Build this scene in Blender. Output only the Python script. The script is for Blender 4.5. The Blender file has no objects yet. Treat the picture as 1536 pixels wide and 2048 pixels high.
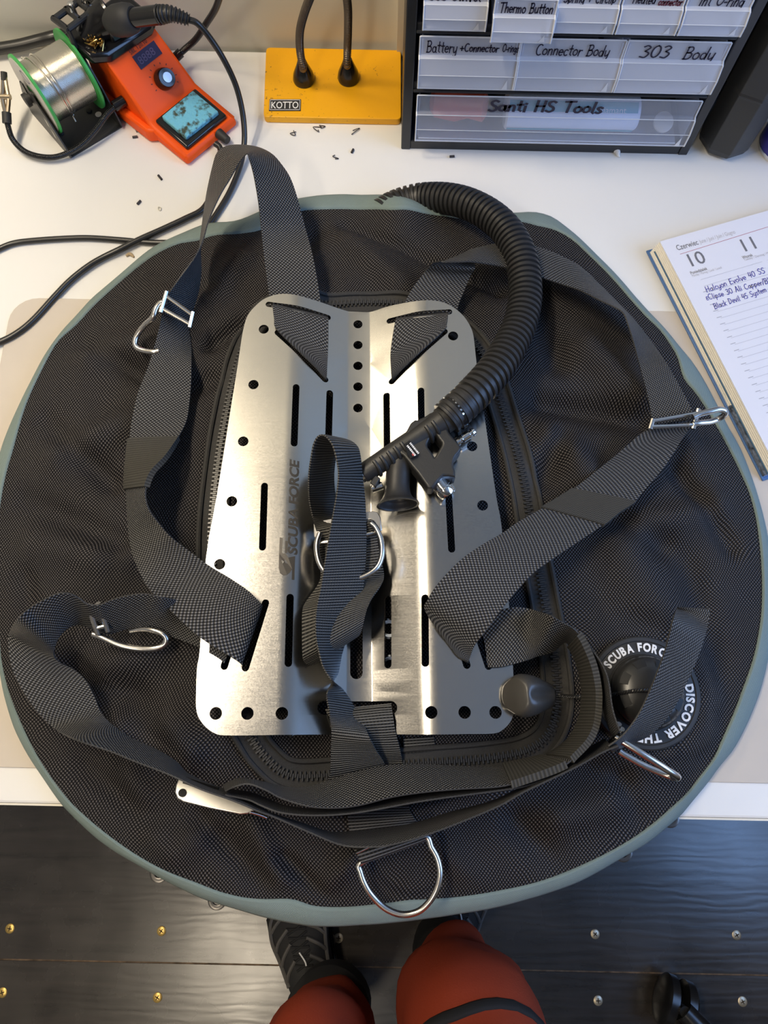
import bpy, bmesh, math, random
from mathutils import Vector, Matrix, noise
random.seed(7)
SC = bpy.context.scene
COL = SC.collection
T = 0.74                      # table top height
# ------------------------------------------------------------------ camera
F_PX = 1479.0
TILT = math.radians(17.0)     # off straight down
ROLL = math.radians(1.2)
CAM = Vector((0, 0, 1.47))
FWD = Vector((0, math.sin(TILT), -math.cos(TILT)))
UP0 = Vector((0, math.cos(TILT), math.sin(TILT)))
RT0 = Vector((1, 0, 0))
RT = RT0 * math.cos(ROLL) + UP0 * math.sin(ROLL)
UP = UP0 * math.cos(ROLL) - RT0 * math.sin(ROLL)
cd = bpy.data.cameras.new('camera')
cam = bpy.data.objects.new('camera', cd)
COL.objects.link(cam)
cam.matrix_world = Matrix(((RT.x, UP.x, -FWD.x, CAM.x), (RT.y, UP.y, -FWD.y, CAM.y), (RT.z, UP.z, -FWD.z, CAM.z), (0, 0, 0, 1)))
cd.sensor_fit = 'VERTICAL'
cd.sensor_height = 36.0
cd.lens = F_PX * 36.0 / 2048.0
cd.clip_start = 0.01
SC.camera = cam
# ------------------------------------------------------------------ view, world, lights
SC.view_settings.view_transform = 'Standard'
SC.view_settings.look = 'None'
SC.view_settings.gamma = 1.0
SC.view_settings.use_curve_mapping = False
SC.view_settings.exposure = 0.0
try:
    SC.cycles.use_denoising = True
    SC.cycles.max_bounces = 8
    SC.cycles.diffuse_bounces = 4
    SC.cycles.transparent_max_bounces = 16
    SC.cycles.caustics_reflective = False
    SC.cycles.caustics_refractive = False
except Exception:
    pass
W = bpy.data.worlds.new('world')
SC.world = W
W.use_nodes = True
bg = W.node_tree.nodes['Background']
bg.inputs[0].default_value = (0.42, 0.60, 1.0, 1)
bg.inputs[1].default_value = 2.0

def area(name, loc, aim, sx, sy, power, col):
    d = bpy.data.lights.new(name, 'AREA')
    d.shape = 'RECTANGLE'
    d.size = sx
    d.size_y = sy
    d.energy = power
    d.color = col
    o = bpy.data.objects.new(name, d)
    COL.objects.link(o)
    o.location = loc
    v = Vector(aim) - Vector(loc)
    o.rotation_euler = v.to_track_quat('-Z', 'Y').to_euler()
    return o
WARM = (1.0, 0.84, 0.60)
LAMP = Vector((-0.50, 0.70, 1.62))
area('wall_lamp_light', LAMP, (0.0, 0.18, T), 0.10, 0.16, 2.3, WARM)
CL = ((-0.71, 0.42, 0.80, 20.5), (-0.62, -1.02, 0.50, 11))   # ceiling strip lamps: x, y, length, power
for k_, (x_, y_, l_, w_) in enumerate(CL):
    area('ceiling_lamp_light', (x_, y_, 2.545), (x_, y_, 0), 0.10, l_, w_, (1.0, 0.86, 0.66))
# daylight entering by the window opening
area('window_daylight', (1.34, 0.02, 1.75), (0.0, 0.02, 1.75), 1.10, 1.26, 19, (0.27, 0.50, 1.0))

# ------------------------------------------------------------------ pixel -> place
def P(px, py, h):
    """the point of the photograph's pixel that lies h above the table top"""
    d = FWD * F_PX + RT * (px - 768.0) - UP * (py - 1024.0)
    return CAM + d * ((T + h - CAM.z) / d.z)

def PY(px, py, y):
    d = FWD * F_PX + RT * (px - 768.0) - UP * (py - 1024.0)
    return CAM + d * (y / d.y)

def lerp(a, b, t):
    return a + (b - a) * t

def catmull(pts, n, closed=False):
    out = []
    N = len(pts)
    rng = N if closed else N - 1
    for i in range(rng):
        if closed:
            p0, p1, p2, p3 = pts[(i - 1) % N], pts[i], pts[(i + 1) % N], pts[(i + 2) % N]
        else:
            p1, p2 = pts[i], pts[i + 1]
            p0 = pts[i - 1] if i > 0 else p1 * 2 - p2
            p3 = pts[i + 2] if i + 2 < N else p2 * 2 - p1
        # centripetal-ish: plain uniform with clamped tangents
        for k in range(n):
            t = k / n
            t2, t3 = t * t, t * t * t
            out.append(0.5 * ((p1 * 2) + (p2 - p0) * t + (p0 * 2 - p1 * 5 + p2 * 4 - p3) * t2 + (p1 * 3 - p0 - p2 * 3 + p3) * t3))
    if not closed:
        out.append(pts[-1].copy())
    return out

# ------------------------------------------------------------------ materials
def new_mat(name):
    m = bpy.data.materials.new(name)
    m.use_nodes = True
    return m, m.node_tree.nodes, m.node_tree.links, m.node_tree.nodes['Principled BSDF']

def pbr(name, col, rough=0.5, metal=0.0, spec=0.5, emit=None, es=1.0, coat=0.0, noise_amt=0.0, noise_scale=40.0, bump=0.0, sheen=0.0):
    m, n, l, b = new_mat(name)
    b.inputs['Base Color'].default_value = (*col, 1)
    b.inputs['Roughness'].default_value = rough
    b.inputs['Metallic'].default_value = metal
    b.inputs['Specular IOR Level'].default_value = spec
    b.inputs['Coat Weight'].default_value = coat
    b.inputs['Sheen Weight'].default_value = sheen
    if emit:
        b.inputs['Emission Color'].default_value = (*emit, 1)
        b.inputs['Emission Strength'].default_value = es
    if noise_amt or bump:
        tc = n.new('ShaderNodeTexCoord')
        nz = n.new('ShaderNodeTexNoise')
        nz.inputs['Scale'].default_value = noise_scale
        nz.inputs['Detail'].default_value = 6
        l.new(tc.outputs['Object'], nz.inputs['Vector'])
        if noise_amt:
            r = n.new('ShaderNodeValToRGB')
            r.color_ramp.elements[0].position = 0.3
            r.color_ramp.elements[1].position = 0.7
            r.color_ramp.elements[0].color = (*[c * (1 - noise_amt) for c in col], 1)
            r.color_ramp.elements[1].color = (*[min(1, c * (1 + noise_amt)) for c in col], 1)
            l.new(nz.outputs['Fac'], r.inputs[0])
            l.new(r.outputs[0], b.inputs['Base Color'])
        if bump:
            bp = n.new('ShaderNodeBump')
            bp.inputs['Strength'].default_value = bump
            bp.inputs['Distance'].default_value = 0.001
            l.new(nz.outputs['Fac'], bp.inputs['Height'])
            l.new(bp.outputs[0], b.inputs['Normal'])
    return m

def math_node(n, l, op, a, b=None):
    m = n.new('ShaderNodeMath')
    m.operation = op
    for i, v in enumerate((a, b)):
        if v is None:
            continue
        if isinstance(v, (int, float)):
            m.inputs[i].default_value = v
        else:
            l.new(v, m.inputs[i])
    return m.outputs[0]

def woven(name, dark, light, p, q, rough=0.55, bump=0.6, mode='dots', lo=-0.3, hi=0.9, wob=0.0):
    """woven fabric: threads counted in metres over the UV map; the look is the thread pattern itself"""
    m, n, l, b = new_mat(name)
    uv = n.new('ShaderNodeUVMap')
    vec = uv.outputs[0]
    if wob:
        nz = n.new('ShaderNodeTexNoise')
        nz.inputs['Scale'].default_value = 14
        nz.inputs['Detail'].default_value = 2
        l.new(vec, nz.inputs['Vector'])
        sc = n.new('ShaderNodeVectorMath')
        sc.operation = 'SCALE'
        sc.inputs['Scale'].default_value = wob
        l.new(nz.outputs['Color'], sc.inputs[0])
        ad = n.new('ShaderNodeVectorMath')
        l.new(vec, ad.inputs[0])
        l.new(sc.outputs[0], ad.inputs[1])
        vec = ad.outputs[0]
    s = n.new('ShaderNodeSeparateXYZ')
    l.new(vec, s.inputs[0])
    sx = math_node(n, l, 'SINE', math_node(n, l, 'MULTIPLY', s.outputs[0], 2 * math.pi / p))
    sy = math_node(n, l, 'SINE', math_node(n, l, 'MULTIPLY', s.outputs[1], 2 * math.pi / q))
    if mode == 'dots':
        h = math_node(n, l, 'MULTIPLY', sx, sy)
    elif mode == 'ribs':
        h = math_node(n, l, 'ADD', math_node(n, l, 'MULTIPLY', sy, 0.8), math_node(n, l, 'MULTIPLY', math_node(n, l, 'MULTIPLY', sx, sy), 0.35))
    else:  # twill
        h = math_node(n, l, 'ADD', math_node(n, l, 'MULTIPLY', sx, 0.5), math_node(n, l, 'MULTIPLY', sy, 0.5))
    mr = n.new('ShaderNodeMapRange')
    mr.interpolation_type = 'SMOOTHSTEP'
    mr.inputs['From Min'].default_value = lo
    mr.inputs['From Max'].default_value = hi
    l.new(h, mr.inputs['Value'])
    mx = n.new('ShaderNodeMix')
    mx.data_type = 'RGBA'
    mx.inputs['A'].default_value = (*dark, 1)
    mx.inputs['B'].default_value = (*light, 1)
    l.new(mr.outputs[0], mx.inputs['Factor'])
    l.new(mx.outputs['Result'], b.inputs['Base Color'])
    b.inputs['Roughness'].default_value = rough
    b.inputs['Specular IOR Level'].default_value = 0.16
    bp = n.new('ShaderNodeBump')
    bp.inputs['Strength'].default_value = bump
    bp.inputs['Distance'].default_value = 0.0006
    l.new(h, bp.inputs['Height'])
    l.new(bp.outputs[0], b.inputs['Normal'])
    return m

M = {}
M['nylon'] = woven('ballistic_nylon', (0.004, 0.0036, 0.0045), (0.122, 0.111, 0.109), 0.0031, 0.0036, rough=0.52, bump=0.7, lo=-0.15, hi=0.95, wob=0.02)
M['teal'] = woven('teal_fabric', (0.150, 0.200, 0.192), (0.275, 0.345, 0.330), 0.0017, 0.0017, rough=0.7, bump=0.3)
M['web'] = woven('harness_webbing', (0.013, 0.013, 0.014), (0.195, 0.192, 0.188), 0.0037, 0.0033, rough=0.45, bump=0.8, lo=-0.3, hi=0.9)
M['webrib'] = woven('ribbed_webbing', (0.010, 0.010, 0.010), (0.150, 0.146, 0.136), 0.003, 0.0024, rough=0.5, bump=0.8, mode='ribs', lo=-0.7, hi=0.9)
M['elastic'] = woven('elastic_keeper', (0.030, 0.029, 0.025), (0.072, 0.069, 0.062), 0.0016, 0.0028, rough=0.75, bump=0.35, mode='twill', lo=-0.6, hi=0.7)
M['binding'] = pbr('binding_tape', (0.028, 0.027, 0.026), 0.8, noise_amt=0.3, noise_scale=900)
M['rubber'] = pbr('hose_rubber', (0.022, 0.022, 0.023), 0.42, spec=0.45)
M['blackplastic'] = pbr('black_plastic', (0.020, 0.020, 0.020), 0.42, bump=0.15, noise_scale=900)
M['glossblack'] = pbr('gloss_black_plastic', (0.010, 0.010, 0.011), 0.16)
M['matteblack'] = pbr('matte_black', (0.022, 0.022, 0.023), 0.6)
M['chrome'] = pbr('chrome', (0.75, 0.74, 0.72), 0.12, metal=1)
M['steelrod'] = pbr('steel_rod', (0.62, 0.60, 0.57), 0.24, metal=1)
M['white'] = pbr('white_print', (0.80, 0.80, 0.80), 0.6)
M['ink'] = pbr('marker_ink', (0.018, 0.014, 0.035), 0.6)
M['redink'] = pbr('red_marker_ink', (0.12, 0.015, 0.03), 0.6)
M['blueink'] = pbr('blue_pen_ink', (0.045, 0.045, 0.34), 0.6)
M['greyink'] = pbr('grey_print', (0.16, 0.16, 0.18), 0.7)
M['paleink'] = pbr('pale_print', (0.42, 0.42, 0.46), 0.7)
M['cable'] = pbr('cable_sheath', (0.018, 0.018, 0.018), 0.32)

def brushed():
    m, n, l, b = new_mat('brushed_stainless')
    tc = n.new('ShaderNodeTexCoord')
    mp = n.new('ShaderNodeMapping')
    mp.inputs['Scale'].default_value = (40, 1400, 40)
    l.new(tc.outputs['Object'], mp.inputs[0])
    nz = n.new('ShaderNodeTexNoise')
    nz.inputs['Scale'].default_value = 1.0
    nz.inputs['Detail'].default_value = 3
    l.new(mp.outputs[0], nz.inputs['Vector'])
    nz2 = n.new('ShaderNodeTexNoise')
    nz2.inputs['Scale'].default_value = 900
    nz2.inputs['Detail'].default_value = 2
    l.new(tc.outputs['Object'], nz2.inputs['Vector'])
    ad = math_node(n, l, 'ADD', math_node(n, l, 'MULTIPLY', nz.outputs['Fac'], 0.4), math_node(n, l, 'MULTIPLY', nz2.outputs['Fac'], 0.8))
    mr = n.new('ShaderNodeMapRange')
    mr.inputs['From Min'].default_value = 0.35
    mr.inputs['From Max'].default_value = 0.85
    mr.inputs['To Min'].default_value = 0.155
    mr.inputs['To Max'].default_value = 0.225
    l.new(ad, mr.inputs['Value'])
    l.new(mr.outputs[0], b.inputs['Roughness'])
    b.inputs['Metallic'].default_value = 1
    b.inputs['Base Color'].default_value = (0.51, 0.497, 0.47, 1)
    bp = n.new('ShaderNodeBump')
    bp.inputs['Strength'].default_value = 0.02
    bp.inputs['Distance'].default_value = 0.0003
    l.new(ad, bp.inputs['Height'])
    l.new(bp.outputs[0], b.inputs['Normal'])
    return m
M['steel'] = brushed()

# ------------------------------------------------------------------ object helpers
def wloc(o):
    v = Vector((0, 0, 0))
    while o is not None:
        v += o.location
        o = o.parent
    return v

def tag(o, label=None, cat=None, group=None, kind=None):
    if label: o['label'] = label
    if cat: o['category'] = cat
    if group: o['group'] = group
    if kind: o['kind'] = kind
    return o

def thing(name, label, cat, loc, group=None):
    o = bpy.data.objects.new(name, None)
    COL.objects.link(o)
    o.empty_display_size = 0.02
    o.location = loc
    return tag(o, label, cat, group)

def mk(name, verts, faces, mat, parent=None, smooth=True, uv=None, sharp=35.0, mats=None, fmat=None):
    """one mesh object from world-space vertices"""
    vs = [Vector(v) for v in verts]
    if parent is not None:
        org = wloc(parent)
    else:
        lo = Vector((min(v.x for v in vs), min(v.y for v in vs), min(v.z for v in vs)))
        hi = Vector((max(v.x for v in vs), max(v.y for v in vs), max(v.z for v in vs)))
        org = Vector(((lo.x + hi.x) / 2, (lo.y + hi.y) / 2, lo.z))
    me = bpy.data.meshes.new(name)
    me.from_pydata([tuple(v - org) for v in vs], [], [tuple(f) for f in faces])
    if uv is not None:
        lay = me.uv_layers.new(name='UVMap')
        for lp in me.loops:
            lay.data[lp.index].uv = uv[lp.vertex_index]
    for mm in (mats or [mat]):
        me.materials.append(mm)
    if fmat:
        for i, k in enumerate(fmat):
            me.polygons[i].material_index = k
    me.validate()
    bm = bmesh.new()
    bm.from_mesh(me)
    bmesh.ops.recalc_face_normals(bm, faces=bm.faces)
    bm.to_mesh(me)
    bm.free()
    if smooth:
        me.polygons.foreach_set('use_smooth', [True] * len(me.polygons))
        me.set_sharp_from_angle(angle=math.radians(sharp))
    o = bpy.data.objects.new(name, me)
    COL.objects.link(o)
    if parent is not None:
        o.parent = parent
    else:
        o.location = org
    return o

class MB:
    """collects shapes in world space, then links them as ONE mesh object"""
    def __init__(s): s.v, s.f = [], []
    def add(s, vs, fs):
        b = len(s.v)
        s.v += [Vector(v) for v in vs]
        s.f += [tuple(i + b for i in f) for f in fs]
        return s
    def box(s, lo, hi, mtx=None):
        (x0, y0, z0), (x1, y1, z1) = lo, hi
        vs = [Vector(c) for c in ((x0,y0,z0),(x1,y0,z0),(x1,y1,z0),(x0,y1,z0),(x0,y0,z1),(x1,y0,z1),(x1,y1,z1),(x0,y1,z1))]
        if mtx is not None: vs = [mtx @ v for v in vs]
        return s.add(vs, [(0,3,2,1),(4,5,6,7),(0,1,5,4),(1,2,6,5),(2,3,7,6),(3,0,4,7)])
    def prism(s, poly, vec):
        """poly: planar world points, swept by vec"""
        n = len(poly)
        vs = [Vector(p) for p in poly] + [Vector(p) + Vector(vec) for p in poly]
        fs = [tuple(range(n))[::-1], tuple(range(n, 2 * n))] + [(i, (i + 1) % n, n + (i + 1) % n, n + i) for i in range(n)]
        return s.add(vs, fs)
    def tube(s, pts, rad, seg=12, caps=True, closed=False):
        v, f, _ = tube_geo(pts, rad, seg, caps, closed)
        return s.add(v, f)
    def lathe(s, a, axis, prof, seg=32, caps=True):
        """prof: list of (distance along axis, radius)"""
        ax = Vector(axis).normalized()
        t = Vector((0, 0, 1)) if abs(ax.z) < 0.9 else Vector((1, 0, 0))
        u = ax.cross(t).normalized()
        w = ax.cross(u)
        a = Vector(a)
        vs, fs = [], []
        for d, r in prof:
            for k in range(seg):
                an = 2 * math.pi * k / seg
                vs.append(a + ax * d + (u * math.cos(an) + w * math.sin(an)) * r)
        for i in range(len(prof) - 1):
            for k in range(seg):
                k2 = (k + 1) % seg
                fs.append((i * seg + k, i * seg + k2, (i + 1) * seg + k2, (i + 1) * seg + k))
        if caps:
            fs.append(tuple(range(seg))[::-1])
            fs.append(tuple(range((len(prof) - 1) * seg, len(prof) * seg)))
        return s.add(vs, fs)
    def build(s, name, mat, parent=None, bevel=0.0, seg=2, **k):
        o = mk(name, s.v, s.f, mat, parent, **k)
        if bevel:
            md = o.modifiers.new('bevel', 'BEVEL')
            md.width = bevel
            md.segments = seg
            md.limit_method = 'ANGLE'
            md.angle_limit = math.radians(35)
        return o

def tube_geo(pts, rad, seg=12, caps=True, closed=False):
    pts = [Vector(p) for p in pts]
    N = len(pts)
    R = rad if callable(rad) else ((lambda i, r=rad: r[i]) if isinstance(rad, (list, tuple)) else (lambda i, r=rad: r))
    vs, fs = [], []
    nrm = None
    for i in range(N):
        if closed:
            t = (pts[(i + 1) % N] - pts[(i - 1) % N])
        else:
            t = pts[min(i + 1, N - 1)] - pts[max(i - 1, 0)]
        t.normalize()
        if nrm is None:
            a = Vector((0, 0, 1)) if abs(t.z) < 0.9 else Vector((1, 0, 0))
            nrm = t.cross(a).normalized()
        else:
            nrm = (nrm - t * nrm.dot(t))
            if nrm.length < 1e-6:
                nrm = t.cross(Vector((0, 0, 1)))
            nrm.normalize()
        bn = t.cross(nrm)
        for k in range(seg):
            an = 2 * math.pi * k / seg
            vs.append(pts[i] + (nrm * math.cos(an) + bn * math.sin(an)) * R(i))
    for i in range(N if closed else N - 1):
        j = (i + 1) % N
        for k in range(seg):
            k2 = (k + 1) % seg
            fs.append((i * seg + k, i * seg + k2, j * seg + k2, j * seg + k))
    if caps and not closed:
        fs.append(tuple(range(seg))[::-1])
        fs.append(tuple(range((N - 1) * seg, N * seg)))
    return vs, fs, None

def resample(pts, step):
    L = [0.0]
    for a, b in zip(pts, pts[1:]):
        L.append(L[-1] + (b - a).length)
    n = max(2, int(L[-1] / step))
    out, j = [], 0
    for i in range(n + 1):
        d = L[-1] * i / n
        while j < len(L) - 2 and L[j + 1] < d:
            j += 1
        k = (d - L[j]) / max(1e-9, L[j + 1] - L[j])
        out.append(lerp(pts[j], pts[j + 1], k))
    return out, L[-1]

# ------------------------------------------------------------------ lettering
def printed(s, size, bold=0.0):
    """outline lettering as flat 2-D geometry, origin at its left baseline"""
    cu = bpy.data.curves.new('lettering', 'FONT')
    cu.body = s
    cu.size = size
    cu.resolution_u = 3
    cu.offset = bold * size
    o = bpy.data.objects.new('lettering', cu)
    COL.objects.link(o)
    dg = bpy.context.evaluated_depsgraph_get()
    me = bpy.data.meshes.new_from_object(o.evaluated_get(dg))
    vs = [Vector((v.co.x, v.co.y)) for v in me.vertices]
    fs = [tuple(p.vertices) for p in me.polygons]
    bpy.data.objects.remove(o)
    bpy.data.curves.remove(cu)
    bpy.data.meshes.remove(me)
    return vs, fs

def frame_map(vs, org, ex, ey, nz=0.0):
    org, ex, ey = Vector(org), Vector(ex), Vector(ey)
    nn = ex.cross(ey).normalized() * nz
    return [org + ex * v[0] + ey * v[1] + nn for v in vs]

def arc(cx, cy, rx, ry, a0, a1, n=9):
    return [(cx + rx * math.cos(math.radians(a0 + (a1 - a0) * i / n)), cy + ry * math.sin(math.radians(a0 + (a1 - a0) * i / n))) for i in range(n + 1)]
# hand lettering: cap height 1, x-height .55; each glyph: (advance, strokes)
_o = arc(.22, .27, .21, .27, 90, 450)
GL = {
 'a': (.5, [arc(.2, .26, .19, .26, 40, 400), [(.38, .5), (.38, .1), (.46, 0)]]),
 'b': (.48, [[(.04, 1), (.04, 0)], arc(.22, .26, .19, .26, 180, -180)]),
 'c': (.42, [arc(.22, .27, .2, .27, 50, 310)]),
 'd': (.5, [arc(.2, .26, .19, .26, 0, 360), [(.4, 1), (.4, 0)]]),
 'e': (.45, [[(.03, .28), (.38, .30)] , arc(.21, .27, .19, .27, 10, 310)]),
 'g': (.5, [arc(.2, .27, .19, .26, 0, 360), [(.4, .5), (.4, -.15), (.3, -.3), (.1, -.25)]]),
 'h': (.48, [[(.05, 1), (.05, 0)], [(.05, .35), (.2, .53), (.36, .45), (.38, 0)]]),
 'i': (.2, [[(.08, .5), (.08, 0)], [(.08, .72), (.09, .76)]]),
 'k': (.44, [[(.05, 1), (.05, 0)], [(.34, .55), (.06, .25)], [(.12, .3), (.38, 0)]]),
 'l': (.22, [[(.08, 1), (.08, .05), (.16, 0)]]),
 'm': (.7, [[(.04, .52), (.04, 0)], [(.04, .4), (.16, .53), (.28, .45), (.3, 0)], [(.3, .4), (.44, .53), (.56, .45), (.58, 0)]]),
 'n': (.48, [[(.05, .52), (.05, 0)], [(.05, .36), (.2, .53), (.36, .45), (.38, 0)]]),
 'o': (.48, [_o]),
 'p': (.48, [[(.05, .53), (.05, -.32)], arc(.22, .27, .18, .26, 180, -180)]),
 'r': (.36, [[(.05, .52), (.05, 0)], [(.05, .34), (.16, .5), (.32, .5)]]),
 's': (.4, [[(.34, .48), (.2, .56), (.06, .44), (.2, .28), (.34, .14), (.2, 0), (.03, .06)]]),
 't': (.36, [[(.16, .9), (.16, .08), (.28, 0)], [(0, .58), (.32, .6)]]),
 'u': (.48, [[(.04, .52), (.06, .1), (.2, 0), (.36, .12)], [(.38, .52), (.4, 0)]]),
 'v': (.42, [[(.02, .52), (.18, 0)], [(.18, 0), (.38, .55)]]),
 'w': (.62, [[(.02, .52), (.14, 0)], [(.14, 0), (.28, .4)], [(.28, .4), (.42, 0)], [(.42, 0), (.56, .55)]]),
 'y': (.46, [[(.03, .52), (.08, .1), (.22, .05), (.36, .2)], [(.4, .54), (.36, -.1), (.24, -.32), (.06, -.26)]]),
 'A': (.6, [[(0, 0), (.26, 1)], [(.26, 1), (.5, 0)], [(.1, .36), (.42, .36)]]),
 'B': (.58, [[(.06, 1), (.06, 0)], [(.0, .96), (.3, 1), (.44, .78), (.3, .55), (.08, .52)], [(.08, .52), (.4, .5), (.5, .26), (.34, .02), (.0, 0)]]),
 'C': (.6, [arc(.32, .5, .3, .5, 55, 305)]),
 'D': (.62, [[(.06, 1), (.06, 0)], [(0, .98), (.35, .9), (.52, .5), (.35, .1), (0, 0)]]),
 'E': (.52, [[(.44, .96), (.06, .96)], [(.06, .96), (.05, 0)], [(.05, 0), (.46, .02)], [(.06, .5), (.36, .52)]]),
 'H': (.62, [[(.05, 1), (.05, 0)], [(.5, 1), (.5, 0)], [(.05, .5), (.5, .52)]]),
 'I': (.24, [[(.12, 1), (.08, 0)]]),
 'O': (.72, [arc(.34, .5, .31, .48, 90, 450, 14)]),
 'S': (.55, [[(.46, .9), (.28, 1), (.08, .84), (.16, .58), (.4, .42), (.44, .16), (.24, 0), (.02, .1)]]),
 'T': (.62, [[(.3, 1), (.28, 0)], [(0, .98), (.6, 1)]]),
 '3': (.5, [[(.04, .9), (.22, 1), (.4, .84), (.2, .55)], [(.2, .55), (.44, .36), (.3, .03), (.02, .08)]]),
 '0': (.56, [arc(.26, .5, .23, .48, 90, 450, 14)]),
 '4': (.5, [[(.1, 1), (.02, .4)], [(.02, .4), (.46, .42)], [(.36, .9), (.34, 0)]]),
 '5': (.48, [[(.4, .98), (.1, .96)], [(.1, .96), (.06, .56)], [(.06, .56), (.36, .5), (.34, .1), (.02, .04)]]),
 '+': (.5, [[(.2, .6), (.2, .1)], [(0, .35), (.42, .36)]]),
 '-': (.34, [[(.02, .3), (.28, .31)]]),
 '/': (.34, [[(.0, -.1), (.28, 1)]]),
 'E~': (.4, [[(.34, .6), (.1, .62), (.06, .4), (.24, .34), (.05, .26), (.08, .03), (.34, .06)]]),
 ' ': (.4, []),
}
def handwrite(s, size, wid, rnd=None, slant=0.08, track=0.06):
    """pen strokes as flat ribbons; 2-D, origin left baseline. returns verts, faces, width"""
    rnd = rnd or random.Random(len(s))
    vs, fs, x = [], [], 0.0
    chars = list(s)
    for ch in chars:
        if ch == '@': ch = 'E~'
        adv, strokes = GL.get(ch, GL[' '])
        dy = rnd.uniform(-.04, .04)
        for st in strokes:
            p = [Vector(((x + a + slant * b) * size, (b + dy) * size)) for a, b in st]
            if len(p) >= 4 and len(p) < 9: p = catmull(p, 4)
            L, Rr = [], []
            for i in range(len(p)):
                t = p[min(i + 1, len(p) - 1)] - p[max(i - 1, 0)]
                if t.length < 1e-9: t = Vector((1, 0))
                t.normalize()
                nn = Vector((-t.y, t.x)) * wid / 2
                e = Vector((0, 0))
                if i == 0: e = -t * wid * .4
                if i == len(p) - 1: e = t * wid * .4
                L.append(p[i] + nn + e); Rr.append(p[i] - nn + e)
            b0 = len(vs)
            for a, c in zip(L, Rr): vs += [a, c]
            for i in range(len(p) - 1):
                fs.append((b0 + 2 * i, b0 + 2 * i + 1, b0 + 2 * i + 3, b0 + 2 * i + 2))
        x += adv + track
    return vs, fs, x * size

# ------------------------------------------------------------------ the room
def planks():
    m, n, l, b = new_mat('dark_floorboards')
    tc = n.new('ShaderNodeTexCoord')
    mp = n.new('ShaderNodeMapping')
    mp.inputs['Scale'].default_value = (2.2, 26, 1)
    l.new(tc.outputs['Object'], mp.inputs[0])
    nz = n.new('ShaderNodeTexNoise')
    nz.inputs['Scale'].default_value = 1.6
    nz.inputs['Detail'].default_value = 7
    nz.inputs['Distortion'].default_value = 1.2
    l.new(mp.outputs[0], nz.inputs['Vector'])
    nz2 = n.new('ShaderNodeTexNoise')
    nz2.inputs['Scale'].default_value = 9
    nz2.inputs['Detail'].default_value = 8
    l.new(tc.outputs['Object'], nz2.inputs['Vector'])
    wv = n.new('ShaderNodeTexWave')
    wv.bands_direction = 'Y'
    wv.inputs['Scale'].default_value = 22
    wv.inputs['Distortion'].default_value = 9
    wv.inputs['Detail'].default_value = 3
    wv.inputs['Detail Scale'].default_value = 1.2
    mp2 = n.new('ShaderNodeMapping')
    mp2.inputs['Scale'].default_value = (0.25, 1, 1)
    l.new(tc.outputs['Object'], mp2.inputs[0])
    l.new(mp2.outputs[0], wv.inputs['Vector'])
    r = n.new('ShaderNodeValToRGB')
    r.color_ramp.elements[0].position = 0.3
    r.color_ramp.elements[1].position = 0.75
    r.color_ramp.elements[0].color = (0.016, 0.0135, 0.0118, 1)
    r.color_ramp.elements[1].color = (0.062, 0.052, 0.045, 1)
    l.new(math_node(n, l, 'ADD', math_node(n, l, 'MULTIPLY', nz.outputs['Fac'], .55), math_node(n, l, 'MULTIPLY', nz2.outputs['Fac'], .45)), r.inputs[0])
    l.new(r.outputs[0], b.inputs['Base Color'])
    mr = n.new('ShaderNodeMapRange')
    mr.inputs['To Min'].default_value = 0.17
    mr.inputs['To Max'].default_value = 0.36
    l.new(nz2.outputs['Fac'], mr.inputs['Value'])
    l.new(mr.outputs[0], b.inputs['Roughness'])
    b.inputs['Specular IOR Level'].default_value = 0.85
    bp = n.new('ShaderNodeBump')
    bp.inputs['Strength'].default_value = 0.05
    bp.inputs['Distance'].default_value = 0.002
    l.new(math_node(n, l, 'ADD', math_node(n, l, 'MULTIPLY', wv.outputs['Fac'], .7), nz.outputs['Fac']), bp.inputs['Height'])
    l.new(bp.outputs[0], b.inputs['Normal'])
    return m
M['floor'] = planks()
M['gap'] = pbr('board_gap_dust', (0.16, 0.11, 0.07), 0.9, noise_amt=.6, noise_scale=60)
M['wall'] = pbr('grey_wall_paint', (0.60, 0.585, 0.50), 0.85, noise_amt=.03, noise_scale=3)
M['ceil'] = pbr('ceiling_paint', (0.40, 0.385, 0.35), 0.9)
YB = 0.838
XL, XR, YF, ZC = -1.75, 1.36, -2.5, 2.6
# floor: boards running along x, one joint line seen at y = -0.383
fl = MB().box((XL - .1, YF - .1, -0.06), (XR + .1, YB + .1, -0.0016))
for k in range(-6, 5):
    y0 = -0.3835 + k * 0.38 + 0.0014
    y1 = y0 + 0.38 - 0.0028
    y0, y1 = max(y0, YF), min(y1, YB)
    if y1 - y0 > .02:
        fl.box((XL, y0, -0.0015), (XR, y1, 0.0))
fo = fl.build('floor', M['floor'])
fo.data.materials.append(M['gap'])
for p in fo.data.polygons[:6]: p.material_index = 1
tag(fo, 'dark stained floorboards with a pale dusty joint line', 'floor', kind='structure')

def struct(name, mb, mat, label=None):
    o = mb.build(name, mat, smooth=False)
    return tag(o, label, 'structure', kind='structure')
struct('wall_back', MB().box((XL - .1, YB, 0), (XR + .1, YB + .1, ZC)), M['wall'], 'grey painted wall behind the white table')
struct('wall_left', MB().box((XL - .1, YF, 0), (XL, YB, ZC)), M['ceil'])
struct('wall_front', MB().box((XL - .1, YF - .1, 0), (XR + .1, YF, ZC)), M['ceil'])
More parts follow.
